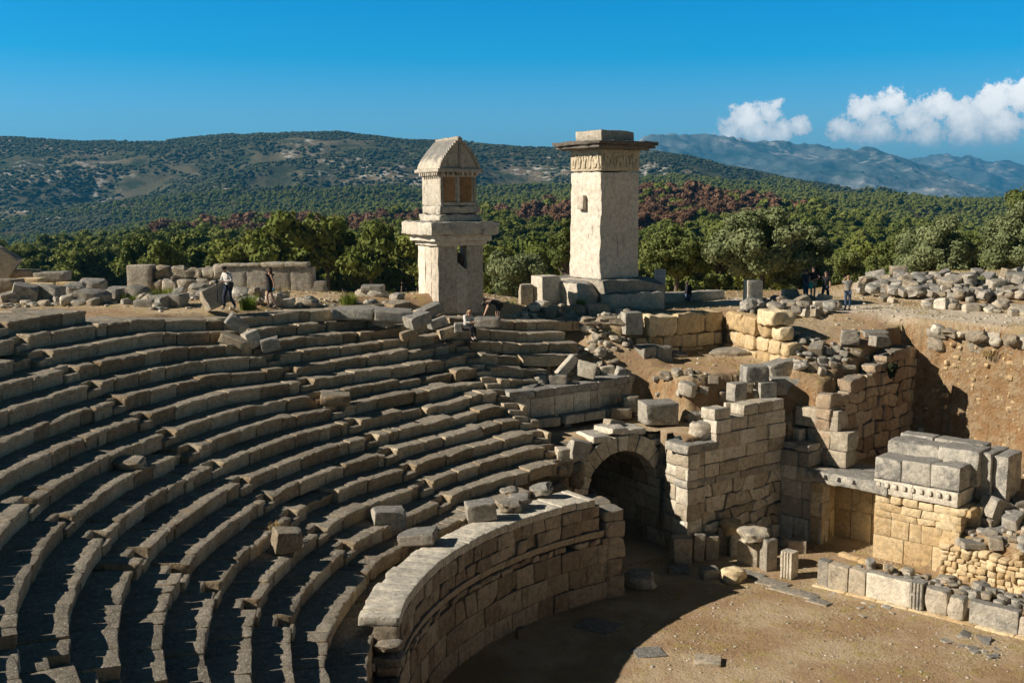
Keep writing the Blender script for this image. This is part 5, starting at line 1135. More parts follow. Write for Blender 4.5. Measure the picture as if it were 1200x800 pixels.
def crown_mesh(kind, seed):
    rg = np.random.default_rng(seed); mb = MB()
    if kind == 'pine':        # flattened, layered umbrella clumps; about 8 m wide, origin at the crown's foot
        for i in range(15):
            a = rg.uniform(0, 6.28); r = rg.uniform(0, 2.9); z = rg.uniform(1.2, 5.4) - r * .45; q = rg.uniform(1.0, 1.8)
            c = np.array([math.cos(a) * r, math.sin(a) * r, max(.8, z)]); V, T = I2; W_ = V * np.array([q, q, q * .5]) * .66; W_ = W_ + np.stack([fbm(W_ * 1.3 + seed + 7 * j + i, 3, j) for j in range(3)], 1) * .55
            mb.add(W_ + c, None, T, tint=rg.random() * .5); mb.add(*leaf_cloud(190, c, (q * 1.05, q * 1.05, q * .66), .27, rg, shell=.55)[:2], tint=rg.random())
    elif kind == 'low':
        for i in range(6):
            a = rg.uniform(0, 6.28); r = rg.uniform(.3, 2.2); z = rg.uniform(1.2, 4.2) - r * .4; q = rg.uniform(1.3, 2.1)
            c = np.array([math.cos(a) * r, math.sin(a) * r, max(.8, z)]); V, T = I1; W_ = V * np.array([q, q, q * .65]) * .8; W_ = W_ + np.stack([fbm(W_ * .9 + seed + 7 * j + i, 2, j) for j in range(3)], 1) * .8
            mb.add(W_ + c, None, T, tint=rg.random() * .6); mb.add(*leaf_cloud(34, c, (q, q, q * .7), .5, rg, shell=.7)[:2], tint=rg.random())
    elif kind == 'scrub':
        for i in range(3):
            V, T = I1; q = rg.uniform(.9, 1.5); W_ = V * np.array([q, q, q * .7]) + np.stack([fbm(V * 1.3 + seed + 7 * j + i, 2, j) for j in range(3)], 1) * .6
            mb.add(W_ + np.array([rg.uniform(-1, 1), rg.uniform(-1, 1), .6]), None, T, tint=rg.random())
    return mb.mesh('crown', False, None)
def trunk_mesh(h, r, seed, limbs=4, spread=1.0):
    rg = np.random.default_rng(seed); mb = MB()
    def tube(a, b, r0, r1, n=7, seg=4):
        a = np.array(a, float); b = np.array(b, float); d = (b - a) / np.linalg.norm(b - a); x = np.cross(d, [0, 1, .3]); x /= np.linalg.norm(x); y = np.cross(d, x); V = []
        for i in range(seg + 1):
            u = i / seg; c = a + (b - a) * u + (rg.normal(0, .06, 3) * (0 < i < seg)) * np.linalg.norm(b - a) * .3; rr_ = r0 + (r1 - r0) * u
            for j in range(n): t_ = 6.283 * j / n; V.append(c + (x * math.cos(t_) + y * math.sin(t_)) * rr_)
        Q = [[i * n + j, i * n + (j + 1) % n, (i + 1) * n + (j + 1) % n, (i + 1) * n + j] for i in range(seg) for j in range(n)]; mb.add(V, Q)
    tube((0, 0, -.5), (0, 0, h), r, r * .6)
    for i in range(limbs):
        a = 6.283 * i / limbs + rg.uniform(-.4, .4); z = h * rg.uniform(.6, .98); tube((0, 0, z), (math.cos(a) * spread * 1.6, math.sin(a) * spread * 1.6, z + rg.uniform(1.0, 2.2)), r * .45, r * .15)
    return mb.mesh('trunk', True, None)
pineC = [crown_mesh('pine', 100 + i) for i in range(4)]; lowC = [crown_mesh('low', 200 + i) for i in range(4)]; scrubC = [crown_mesh('scrub', 300 + i) for i in range(3)]
deadC = [m.copy() for m in pineC]; dlowC = [m.copy() for m in lowC]
for m in pineC + lowC: m.materials.append(M['pine'])
for m in deadC + dlowC: m.materials.append(M['dead'])
for m in scrubC: m.materials.append(M['scrubleaf'] if 'scrubleaf' in M else M['bush'])
pineT = [trunk_mesh(4.2, .2, 400 + i) for i in range(3)]
def scatter(name, protos, P, S, label, cat):
    """one object whose points carry copies of the crown shapes"""
    me = bpy.data.meshes.new(name); me.vertices.add(len(P)); me.vertices.foreach_set('co', np.asarray(P, np.float32).ravel())
    a = me.attributes.new('sc', 'FLOAT_VECTOR', 'POINT'); a.data.foreach_set('vector', np.asarray(S, np.float32).ravel())
    a = me.attributes.new('rz', 'FLOAT_VECTOR', 'POINT'); rz = np.zeros((len(P), 3), np.float32); rz[:, 2] = rng.uniform(0, 6.28, len(P)); a.data.foreach_set('vector', rz.ravel())
    a = me.attributes.new('ix', 'INT', 'POINT'); a.data.foreach_set('value', rng.integers(0, len(protos), len(P)).astype(np.int32))
    o = link(name, me); ng = bpy.data.node_groups.new(name, 'GeometryNodeTree')
    ng.interface.new_socket('Geometry', in_out='INPUT', socket_type='NodeSocketGeometry'); ng.interface.new_socket('Geometry', in_out='OUTPUT', socket_type='NodeSocketGeometry')
    N = ng.nodes; L = ng.links; gi = N.new('NodeGroupInput'); go = N.new('NodeGroupOutput'); iop = N.new('GeometryNodeInstanceOnPoints')
    mp = N.new('GeometryNodeMeshToPoints'); L.new(gi.outputs[0], mp.inputs[0]); L.new(mp.outputs[0], iop.inputs['Points'])
    gti = N.new('GeometryNodeGeometryToInstance')
    for p in protos[::-1]:
        oi = N.new('GeometryNodeObjectInfo'); oi.inputs['Object'].default_value = p; L.new(oi.outputs['Geometry'], gti.inputs[0])
    L.new(gti.outputs[0], iop.inputs['Instance']); iop.inputs['Pick Instance'].default_value = True
    def att(nm, ty):
        n = N.new('GeometryNodeInputNamedAttribute'); n.data_type = ty; n.inputs['Name'].default_value = nm; return n.outputs['Attribute']
    L.new(att('ix', 'INT'), iop.inputs['Instance Index']); L.new(att('sc', 'FLOAT_VECTOR'), iop.inputs['Scale']); L.new(att('rz', 'FLOAT_VECTOR'), iop.inputs['Rotation'])
    L.new(iop.outputs[0], go.inputs[0]); md = o.modifiers.new('scatter', 'NODES'); md.node_group = ng
    return tag(o, label, cat, kind='stuff')
def pix(x, y): return 600 + FPX * x / y
def dead_here(x, y):
    p = pix(x, y); d = y; n = fbm(np.stack([x / 55., y / 80., 0 * x], -1), 3, 77) * .5
    n2 = fbm(np.stack([x / 14., y / 14., 0 * x], -1), 2, 78) * .5
    b1 = (p > 175) & (p < 500) & (d > 560 + n * 260) & (d < 1010)
    lo = np.interp(p, [540, 640, 760, 860, 960, 1020], [640, 480, 430, 520, 720, 900])
    b2 = (p > 550) & (p < 1000) & (d > lo + n * 260) & (d < 1020) 
    return (b1 | b2) & (n2 > -.16 + .10 * rng.normal(size=np.shape(n2)))
# individual pines of the nearest wood, one crown and trunk each
def pine(x, y, s, label, group, dead=False, name='pine_tree'):
    z = float(far_h(np.array([x]), np.array([y]))[0]) - .3; root = empty(name, (x, y, z), label, 'tree', rng.uniform(0, 6.28), group); root.scale = (s, s, s * rng.uniform(.9, 1.15))
    c = link('crown', (deadC if dead else pineC)[int(rng.integers(4))], None, root); c.location = (0, 0, 2.2); c.scale = (.85, .85, 1); t = link('trunk', pineT[int(rng.integers(3))], M['bark'], root); return root
near = []
tries = 0
while len(near) < 150 and tries < 6000:
    tries += 1; px = rng.uniform(-40, 1240); d = 115 + 125 * rng.random() ** .8; x = (px - 600) / FPX * d; y = d
    if any((x - a) ** 2 + (y - b) ** 2 < 5.6 ** 2 for a, b in near): continue
    sz_ = far_h(np.array([x]), np.array([y]))[0] + 9.0
    if HZ - (sz_ - 14) / y * FPX < np.interp(px, AZX, Y_A) + 6: continue
    near.append((x, y)); pine(x, y, rng.uniform(.9, 1.4), 'rounded green pine in the near edge of the wood below the ruins', 'pines at the near edge of the wood')
# a few pines stand out in front, each with its own look
protoP = []
def proto_obj(me, x, y, s, label):
    z = float(far_h(np.array([x]), np.array([y]))[0]); root = empty('pine_tree', (x, y, z), label, 'tree', 0, 'pines at the near edge of the wood'); return root
pr = [link('pine_crown', m) for m in pineC]; pd = [link('pine_crown', m) for m in deadC]; prl = [link('pine_crown', m) for m in lowC]; pdl = [link('pine_crown', m) for m in dlowC]; ps = [link('shrub_clump', m) for m in scrubC]
for i, o in enumerate(pr + pd + prl + pdl + ps):
    dd = [(-60 + 9 * i), 262 + (i % 3) * 6]; o.location = (dd[0], dd[1], float(far_h(np.array([dd[0]]), np.array([dd[1]]))[0]) + 1)
    o.name = 'wood_bush'; tag(o, 'low rounded clump of foliage among the pines of the wood', 'bush', 'foliage clumps among the pines')
def wood(n, d0, d1, smin, power=1.0, rowmax=30):
    px = rng.uniform(-120, 1320, n); d = (d0 ** 2 + (d1 ** 2 - d0 ** 2) * rng.random(n)) ** .5; x = (px - 600) / FPX * d; return x, d
x, y = wood(7800, 232, 1040, 1); z = far_h(x, y); dm = dead_here(x, y)
dens = fbm(np.stack([x / 40, y / 40, 0 * x], -1), 3, 5); k = (dens > -.45)
S = rng.choice([.55, .8, 1.1, 1.5, 1.9], len(x), p=[.15, .25, .3, .2, .1])[:, None] * rng.uniform(.85, 1.15, len(x))[:, None] * np.array([1.0, 1.0, .95]); S[:, 2] *= rng.uniform(.8, 1.2, len(x)); P_ = np.column_stack([x, y, z + .2])
near_m = y < 620
scatter('pine_wood', pr, P_[k & ~dm & near_m], S[k & ~dm & near_m], 'green pine wood covering the valley behind the ruins', 'wood')
scatter('pine_wood', prl, P_[k & ~dm & ~near_m], S[k & ~dm & ~near_m] * 1.1, 'green pine wood covering the low ridge beyond the valley', 'wood')
scatter('dead_pine_wood', pd, P_[k & dm & near_m], S[k & dm & near_m], 'reddish brown dead pines on the slope right behind the taller tomb', 'wood')
scatter('dead_pine_wood', pdl, P_[k & dm & ~near_m], S[k & dm & ~near_m] * 1.1, 'reddish brown belt of dead pines along the crest of the low ridge', 'wood')
# woods at the foot of the big hill
n = 15000; px = rng.uniform(-100, 1300, n); d = (1080 ** 2 + (2350 ** 2 - 1080 ** 2) * rng.random(n)) ** .5; x = (px - 600) / FPX * d; y = d
lim = np.interp(px, [0, 200, 450, 600, 760, 900, 1200], [1750, 2000, 2150, 2100, 1900, 2300, 2300]) + fbm(np.stack([x / 180, y / 180, 0 * x], -1), 3, 6) * 500
k = d < lim; x, y = x[k], y[k]; z = far_h(x, y); S = rng.uniform(1.0, 1.9, len(x))[:, None] * np.array([1, 1, .95])
scatter('hillside_wood', prl, np.column_stack([x, y, z]), S, 'green wood at the foot of the long scrub-covered hill', 'wood')
n = 52000; px = rng.uniform(-100, 1250, n); d = (1700 ** 2 + (3250 ** 2 - 1700 ** 2) * rng.random(n)) ** .5; x = (px - 600) / FPX * d; y = d
de = fbm(np.stack([x / 160, y / 160, 0 * x], -1), 4, 12); k = de > -.20 + .10 * rng.normal(size=n); x, y = x[k], y[k]; z = far_h(x, y); S = rng.uniform(1.4, 3.6, len(x))[:, None] * np.array([1.0, 1.0, .8])
scatter('hillside_scrub', ps, np.column_stack([x, y, z]), S, 'dark green scrub dotted over the long hill behind the tombs', 'scrub')

# olive and other trees on the terrace
def big_tree(px, depth, py_base, wpx, hpx, mat, label, name='olive_tree', seed=0, clumps=46, leaves=420, size=.105, trunk=.30):
    wpx *= 1.12; hpx *= 1.08; rg = np.random.default_rng(seed); x = (px - 600) / FPX * depth; y = depth; zb = 14 - (py_base - HZ) / FPX * depth; zb = min(zb, float(site_h(np.array([x]), np.array([y]))[0]))
    top = 14 - (py_base - hpx - HZ) / FPX * depth; Wd = wpx / FPX * depth; H = top - zb
    root = empty(name, (x, y, zb), label, 'tree', 0, None); th_ = H * trunk * .5
    tm = trunk_mesh(H * .55, max(.14, H * .035), seed, 6, Wd * .16); link('trunk', tm, M['bark'], root)
    mb = MB(); mi = MB()
    ax = Wd / 2; az = (H - th_) / 2; cz = th_ + az
    for i in range(clumps):
        d = rg.normal(size=3); d /= np.linalg.norm(d); rr_ = rg.uniform(.35, .86); c = d * rr_ * np.array([ax, ax, az]); c[2] += cz; q = rg.uniform(.17, .32) * min(ax, az) * 1.25
        V, Q, t_ = leaf_cloud(leaves, c, (q, q, q * .85), size, rg, shell=.35); mb.add(V, Q, tint=np.clip(t_ * .6 + rg.random() * .5, 0, 1))
        V, T = I2; W_ = V * q * .62; W_ = W_ + np.stack([fbm(W_ * 2 + seed + 5 * j + i, 2, j) for j in range(3)], 1) * .3 * q; mb.add(W_ + c, None, T, tint=rg.random() * .2)
    mb.build('crown', M[mat], root, False)
big_tree(893, 72, 352, 124, 100, 'olive', 'large broad olive tree, the biggest, behind the fluted column drum', seed=11, clumps=80, leaves=430)
big_tree(938, 76, 352, 70, 84, 'olive', 'olive tree joined to the right side of the biggest olive, behind the photographing visitors', seed=12, clumps=44)
big_tree(792, 76, 350, 86, 82, 'olive2', 'dark leafy tree just right of the taller tomb, behind the information sign', seed=13, clumps=54, name='leafy_tree')
big_tree(843, 80, 350, 46, 84, 'olive2', 'slim leafy tree between the sign and the biggest olive', seed=14, clumps=30, name='leafy_tree')
big_tree(1046, 92, 340, 50, 76, 'olive2', 'olive-brown tree left of the silvery round olive', seed=15, clumps=30, name='leafy_tree')
big_tree(1096, 88, 336, 82, 84, 'olive', 'round silvery olive tree behind the great heap of blocks', seed=16, clumps=58)
big_tree(1146, 96, 328, 62, 58, 'olive2', 'low dark tree right of the round silvery olive', seed=17, clumps=30, name='leafy_tree')
big_tree(1198, 84, 330, 84, 96, 'olive', 'olive tree cut by the right edge, below the taller tree', seed=18, clumps=50)
big_tree(1204, 100, 322, 84, 122, 'olive2', 'tallest tree at the right edge, rising against the mountains', seed=19, clumps=44, name='leafy_tree')
big_tree(992, 110, 345, 58, 50, 'olive2', 'grey-green bush-like tree behind the visitors, low against the wood', seed=20, clumps=26, name='leafy_tree')
big_tree(662, 84, 338, 40, 80, 'olive2', 'leafy tree directly left of the taller tomb', seed=21, clumps=30, name='leafy_tree')
big_tree(606, 90, 352, 66, 64, 'olive', 'grey-green airy tree between the two tombs', seed=22, clumps=34)
def tuft(px, py, z, w, h, n, mat, label, name='grass_tuft', cat='grass tuft', group=None):
    P = at(px, py, z) if z is not None else (hit(px, py) if px > 900 else seat_hit(px, py)); s = ppm(P); w /= s; h /= s; mb = MB()
    for i in range(n):
        a = rng.uniform(0, 6.28); r = rng.random() ** .5 * w * .4; b = np.array([math.cos(a) * r, math.sin(a) * r, -.05]); ln = h * rng.uniform(.5, 1.05); le = rng.uniform(.1, .5) * ln; d = np.array([math.cos(a), math.sin(a), 0]) * le; sd = np.array([-math.sin(a), math.cos(a), 0]) * .012
        m_ = b + d * .35 + [0, 0, ln * .6]; t_ = b + d + [0, 0, ln]; mb.add([b - sd, b + sd, m_ + sd * .8, m_ - sd * .8], [[0, 1, 2, 3]], tint=rng.random()); mb.add([m_ - sd * .8, m_ + sd * .8, t_], None, [[0, 1, 2]], tint=rng.random())
    o = mb.build(name, M[mat], None, False); o.location = P; return tag(o, label, cat, group)
tuft(153, 356, 9.7, 26, 15, 260, 'tuft', 'bright green grass tuft left of the hunched pale boulder')
tuft(190, 354, 9.7, 34, 20, 420, 'tuft', 'largest bright green grass tuft, behind the second tier on the left')
tuft(291, 362, 9.7, 24, 20, 300, 'tuft', 'bright green tuft between the walking man and the woman in black')
tuft(409, 358, 9.5, 24, 18, 300, 'tuft', 'yellow-green tuft left of the cream boulder by the gabled tomb')
tuft(596, 360, 8.9, 22, 10, 200, 'tuft', 'low green tuft behind the bending woman')
tuft(680, 357, 9.0, 16, 9, 120, 'tuft', 'small green tuft at the foot of the pillar tomb plinth')
tuft(760, 356, 8.8, 18, 10, 140, 'tuft', 'small green tuft under the information sign')
tuft(290, 346, 9.8, 30, 16, 160, 'dry', 'tall straw-coloured grass before the dark part of the ruined wall', cat='dry grass')
tuft(330, 350, 9.8, 24, 18, 120, 'dry', 'thin straw-coloured grass right of the woman in black', cat='dry grass')
tuft(322, 618, None, 20, 10, 60, 'dry', 'dry grass sprig on the chunky tan boulder', cat='dry grass')
tuft(1160, 415, None, 26, 10, 160, 'dry', 'brown dry tuft on the brink of the pit near the right edge', cat='dry grass')
def shrub(px, py, z, w, h, label, mat='bush'):
    P = at(px, py, z) if z is not None else hit(px, py); s = ppm(P); w /= s; h /= s; mb = MB(); rg = np.random.default_rng(int(px))
    for i in range(12):
        c = np.array([rg.uniform(-.5, .5) * w * .7, rg.uniform(-.5, .5) * w * .4, h * rg.uniform(.15, .6)]); V, Q, t_ = leaf_cloud(160, c, (w * .22, w * .2, h * .35), .06, rg); mb.add(V, Q, tint=t_)
    o = mb.build('shrub', M[mat], None, False); o.location = P; tag(o, label, 'shrub')
shrub(1157, 336, None, 34, 15, 'low dark green shrub growing among the blocks of the great heap', 'olive2')
shrub(1016, 446, 6.2, 12, 10, 'small dark plant rooted in the pit wall, left one', 'bush'); shrub(1046, 440, 6.4, 10, 16, 'small dark plant hanging on the pit wall, right one', 'bush')
# ground grass: dry turf on the flats
mb = MB()
def turf(n, x0, x1, y0, y1, ok, h):
    X = rng.uniform(x0, x1, n); Y = rng.uniform(y0, y1, n); pn = fbm(np.stack([X / 1.4, Y / 1.4, 0 * X], -1), 3, 61); k = ok(X, Y) & (pn > .04); X, Y = X[k], Y[k]; Z = site_h(X, Y); n = len(X); a = rng.uniform(0, 6.28, n); hh = h * rng.uniform(.4, 1.2, n)
    d = np.stack([np.cos(a), np.sin(a), 0 * a], 1); b = np.stack([X, Y, Z - .01], 1); s = d[:, [1, 0, 2]] * [-.02, .02, 0]; V = np.stack([b - s, b + s, b + d * hh[:, None] * .5 + np.stack([0 * a, 0 * a, hh], 1)], 1).reshape(-1, 3)
    mb.add(V, None, np.arange(3 * n).reshape(-1, 3), tint=np.repeat(rng.random(n), 3))
turf(70000, -4, 22, 24, 44, lambda x, y: poly_sd(x, y, P_STAGE) < -.1, .05)
turf(60000, -20, 40, 44, 70, lambda x, y: site_h(x, y) > 6, .10)
tag(mb.build('dry_turf', M['dryturf'], None, False), 'thin dry yellow-green grass growing in patches on the earth', 'grass', kind='stuff')

# stones bedded in the cut bank of the pit
mb = MB(); r9 = np.random.default_rng(9); bank = [(1088, 396), (1205, 408), (1205, 560), (1130, 540), (1092, 510)]; k = 0
bx_, by_ = r9.uniform(1085, 1207, 700), r9.uniform(396, 545, 700); bm_ = poly_sd(bx_, by_, bank) < 0
for P_h in hit_many(bx_[bm_], by_[bm_]):
    s_ = r9.uniform(.05, .13) if r9.random() < .9 else r9.uniform(.15, .3); V, Q = stone(s_ * 1.3, s_, s_ * .8, rho=s_ * .2, amp=s_ * .08, cs=s_ * .4, chips=2); a_ = r9.uniform(0, 6.28); c_, q_ = math.cos(a_), math.sin(a_)
    mb.add(np.column_stack([V[:, 0] * c_ - V[:, 1] * q_, V[:, 0] * q_ + V[:, 1] * c_, V[:, 2]]) + P_h + np.array([.02, .08, -.03]), Q, tint=r9.random() * .6)
tag(mb.build('bedded_stones', M['warm']), 'countless stones bedded in the earth of the cut bank behind the pit', 'stones', kind='stuff')

# ------------------------------------------------------------------ sign
P = at(773, 352, 8.75); s = ppm(P); t = empty('information_sign', P, 'grey information panel on two thin posts beside the taller tomb', 'sign', R(12))
def cuboid(mb, c, sz, rho=.01):
    V, Q = stone(*sz, rho=min(rho, min(sz) / 3), amp=0, cs=9, chips=0); mb.add(V + np.array(c), Q)
mtl = plain('brushed_steel', (.30, .31, .32), .45, .1); pan = plain('faded_panel', (.55, .55, .53), .6, .12, 3); txt = plain('panel_text', (.16, .17, .18), .7, .1)
mb = MB(); cuboid(mb, (0, 0, 1.15), (.62, .05, 1.05)); p_ = mb.build('panel', pan, t, True)
for sx in (-.28, .28):
    mb = MB(); cuboid(mb, (sx, .05, .8), (.05, .05, 1.7)); mb.build('post', mtl, t)
mb = MB()
for i in range(13):
    if i == 4: continue
    cuboid(mb, (rng.uniform(-.03, .0), -.028, 1.58 - i * .07), (.46 + rng.uniform(-.05, .03), .004, .018), .001)
o = mb.build('text_lines', txt, p_, False)

# ------------------------------------------------------------------ people
SK = plain('skin', (.46, .27, .19), .6, .08); BLK = plain('black_cloth', (.012, .012, .014), .9, .3); WHT = plain('white_cloth', (.62, .60, .55), .9, .15); NAVY = plain('navy_cloth', (.02, .03, .055), .9, .3)
JEAN = plain('denim', (.05, .085, .14), .9, .3); HAIRD = plain('dark_hair', (.02, .014, .010), .6, .3); HAIRB = plain('fair_hair', (.30, .19, .09), .6, .3); BEIGE = plain('beige_cloth', (.30, .30, .22), .9, .2); GREYC = plain('grey_cloth', (.22, .21, .20), .9, .2)
TEAL = plain('teal_cloth', (.01, .28, .24), .8, .2); REDC = plain('red_cloth', (.55, .06, .02), .8, .2); SHOE = plain('pale_shoe', (.45, .42, .38), .8, .2); DSHOE = plain('dark_shoe', (.05, .045, .04), .8, .2); STRAP = plain('black_plastic', (.015, .015, .016), .5, .1)
def skin_obj(name, chains, mat, parent, sub_=1):
    """chains: lists of (x, y, z, r); consecutive points joined; points equal to earlier ones are shared"""
    bm = bmesh.new(); lay = bm.verts.layers.skin.verify(); seen = {}
    def vv(p):
        k = (round(p[0], 3), round(p[1], 3), round(p[2], 3))
        if k not in seen: v = bm.verts.new(p[:3]); v[lay].radius = (p[3], p[3] * (p[4] if len(p) > 4 else 1)); seen[k] = v
        return seen[k]
    for ch in chains:
        vs = [vv(p) for p in ch]
        for a, b in zip(vs[:-1], vs[1:]):
            if bm.edges.get((a, b)) is None: bm.edges.new((a, b))
    # one root for each loose piece
    left = set(bm.verts); 
    while left:
        v = next(x for x in bm.verts if x in left); v[lay].use_root = True; st_ = [v]
        while st_:
            w_ = st_.pop(); 
            if w_ not in left: continue
            left.discard(w_); st_ += [e.other_vert(w_) for e in w_.link_edges]
    me = bpy.data.meshes.new(name); bm.to_mesh(me); bm.free(); o = link(name, me, mat, parent)
    m = o.modifiers.new('skin', 'SKIN'); m.use_smooth_shade = True; s_ = o.modifiers.new('sub', 'SUBSURF'); s_.levels = sub_; s_.render_levels = sub_; return o
def hand(w, d, up, side):
    """palm and five bent fingers as short chains rooted inside the palm; w wrist point, d pointing direction"""
    w = np.array(w); d = np.array(d, float); d /= np.linalg.norm(d); s = np.cross(d, up); s /= np.linalg.norm(s); n_ = np.cross(s, d); ch = []
    palm = w + d * .06
    for i, (o_, l) in enumerate(((-.028, .065), (-.010, .078), (.010, .074), (.028, .058))):
        a = palm + s * o_; b = a + d * l * .6 - n_ * .006; c = b + d * l * .4 - n_ * .022; ch.append([(*a, .009), (*b, .008), (*c, .007)])
    a = w + d * .03 - s * side * .02; b = a - s * side * .035 + d * .025; c = b + d * .03; ch.append([(*a, .011), (*b, .009), (*c, .008)])
    return palm, ch
def person(loc, yaw, label, J, parts, hair, hmat, scale=1.0, extra=None):
    root = empty('person', loc, label, 'person', R(yaw)); root.scale = (scale,) * 3
    j = {k: np.array(v, float) for k, v in J.items()}
    pel, che, nec, hd = j['pelvis'], j['chest'], j['neck'], j['head']
    def p(k, r): return (*j[k], r)
    ch = [[(*pel, .125, .8), (*((pel + che) / 2), .11, .8), (*che, .13, .75), (*nec, .055), (*((nec + hd) / 2 + [0, 0, .0]), .06), (*hd, .088), (*(hd + (hd - nec) / np.linalg.norm(hd - nec) * .085), .06)]]
    for s_ in ('l', 'r'):
        sg = -1 if s_ == 'l' else 1
        palm, hc = hand(j['wrist_' + s_], j['wrist_' + s_] - j['elbow_' + s_] + [0, 0, 1e-3], np.array([.3, 1, .2]), sg)
        ch.append([(*che, .13, .75), (*j['sho_' + s_], .062), (*j['elbow_' + s_], .042), (*j['wrist_' + s_], .026), (*palm, .032)]); ch += hc
        ch.append([(*pel, .125, .8), (*j['hip_' + s_], .088), (*j['knee_' + s_], .058), (*j['ankle_' + s_], .038), (*j['toe_' + s_], .034)])
    skin_obj('body', ch, SK, root)
    # face: nose, eyes, ears
    f = np.array(J.get('face', (0, -1, 0)), float); f /= np.linalg.norm(f); upv = (hd - nec) / np.linalg.norm(hd - nec); f = f - upv * (f @ upv); f /= np.linalg.norm(f); sd_ = np.cross(f, upv)
    mb = MB(); V, T = I1
    mb.add(V * .014 + hd + f * .094 - upv * .01, None, T); 
    for sg in (-1, 1): mb.add(V * np.array([.018, .018, .028]) + hd + sd_ * sg * .084, None, T)
    mb.build('nose_and_ears', SK, root)
    mb = MB()
    for sg in (-1, 1): mb.add(V * .010 + hd + f * .080 + sd_ * sg * .032 + upv * .016, None, T)
    mb.add(V * np.array([.022, .022, .006]) + hd + f * .080 - upv * .045, None, T); mb.build('eyes_and_mouth', HAIRD, root)
    # clothes
    for (nm, mt, segs) in parts:
        cc = []
        for seg in segs:
            q = []
            for (k, r, *e) in seg:
                if isinstance(k, str): q.append((*j[k], r))
                else: a, b, u = k; q.append((*(j[a] * (1 - u) + j[b] * u), r))
            cc.append(q)
        if nm == 'shoes':
            for q in cc: skin_obj('shoe', [q], mt, root)
        else: skin_obj(nm, cc, mt, root)
    if hair:
        mb = MB(); V, T = I2
        for (o_, r_) in hair:
            c = hd + sd_ * o_[0] - f * o_[1] + upv * o_[2]; W_ = V * np.array(r_); W_ = W_ + W_ * fbm(W_ * 20, 2, 3)[:, None] * .12; mb.add(W_ + c, None, T)
        mb.build('hair', hmat, root)
    if extra: extra(root, j, f, upv, sd_)
    return root
ST = dict(pelvis=(0, 0, .93), chest=(0, 0, 1.27), neck=(0, 0, 1.46), head=(0, -.01, 1.60), sho_l=(-.17, 0, 1.40), sho_r=(.17, 0, 1.40), elbow_l=(-.22, .02, 1.12), elbow_r=(.22, .02, 1.12),
          wrist_l=(-.23, -.05, .88), wrist_r=(.23, -.05, .88), hip_l=(-.09, 0, .88), hip_r=(.09, 0, .88), knee_l=(-.10, -.01, .49), knee_r=(.10, -.01, .49), ankle_l=(-.10, .02, .08), ankle_r=(.10, .02, .08), toe_l=(-.11, -.13, .035), toe_r=(.11, -.13, .035))
def J_(**kw): d = dict(ST); d.update(kw); return d
LONG = [[('pelvis', .135), ('hip_l', .10), ('knee_l', .075), (('knee_l', 'ankle_l', .93), .058)], [('pelvis', .135), ('hip_r', .10), ('knee_r', .075), (('knee_r', 'ankle_r', .93), .058)]]
SHORT = [[('pelvis', .14), ('hip_l', .11), (('hip_l', 'knee_l', .8), .09)], [('pelvis', .14), ('hip_r', .11), (('hip_r', 'knee_r', .8), .09)]]
def torso(sl): # sl: how far the sleeve runs
    q = [[('pelvis', .145), (('pelvis', 'chest', .1), .145), (('pelvis', 'chest', .55), .128), ('chest', .142), (('chest', 'neck', .75), .08)]]
    for s_ in 'lr':
        c = [('chest', .142), ('sho_' + s_, .078)]
        if sl <= 1: c.append((('sho_' + s_, 'elbow_' + s_, sl), .06))
        else: c += [('elbow_' + s_, .056), (('elbow_' + s_, 'wrist_' + s_, sl - 1), .042)]
        if sl > 0: q.append(c)
    return q
SHOES = lambda m: ('shoes', m, [[('ankle_l', .045), ('toe_l', .042)], [('ankle_r', .045), ('toe_r', .042)]])
shorthair = [((0, .02, .035), (.092, .095, .08))]
longhair = [((0, .025, .03), (.095, .098, .085)), ((0, .075, -.06), (.085, .05, .12)), ((0, .085, -.16), (.07, .04, .10))]
def cap(root, j, f, up, sd):
    mb = MB(); V, T = I2; W_ = V * np.array([.1, .1, .06]); W_[:, 2] = np.maximum(W_[:, 2], -.01); mb.add(W_ + j['head'] + up * .06, None, T); V, Q = stone(.13, .11, .015, rho=.005, amp=0, cs=.1, chips=0); a = math.atan2(f[1], f[0]) + math.pi / 2; c, s = math.cos(a), math.sin(a)
    mb.add(np.column_stack([V[:, 0] * c - V[:, 1] * s, V[:, 0] * s + V[:, 1] * c, V[:, 2]]) + j['head'] + f * .13 + up * .055, Q); mb.build('cap', BLK, root)
def bag(col, pos, size):
    def g(root, j, f, up, sd):
        mb = MB(); V, Q = stone(*size, rho=.05, amp=.01, cs=.08, chips=0); mb.add(V + np.array(pos), Q); mb.build('bag', col, root)
    return g
def camera_prop(root, j):
    pass
def ex_man(root, j, f, up, sd):
    cap(root, j, f, up, sd); bag(STRAP, (.17, .0, .98), (.16, .2, .2))(root, j, f, up, sd)
    mb = MB(); V, Q = stone(.10, .16, .12, rho=.02, amp=0, cs=.1, chips=0); mb.add(V + np.array([-.12, -.42, 1.10]), Q); V, Q = stone(.04, .04, .75, rho=.01, amp=0, cs=.3, chips=0); mb.add(V + np.array([-.12, -.42, .68]), Q)
    o = tag(mb.build('camera_on_monopod', STRAP), 'black camera on a monopod held by the man in white', 'camera'); o.matrix_world = root_mat(root)
def root_mat(r):
    bpy.context.view_layer.update(); return r.matrix_world.copy()
p = at(268, 363, 9.78)
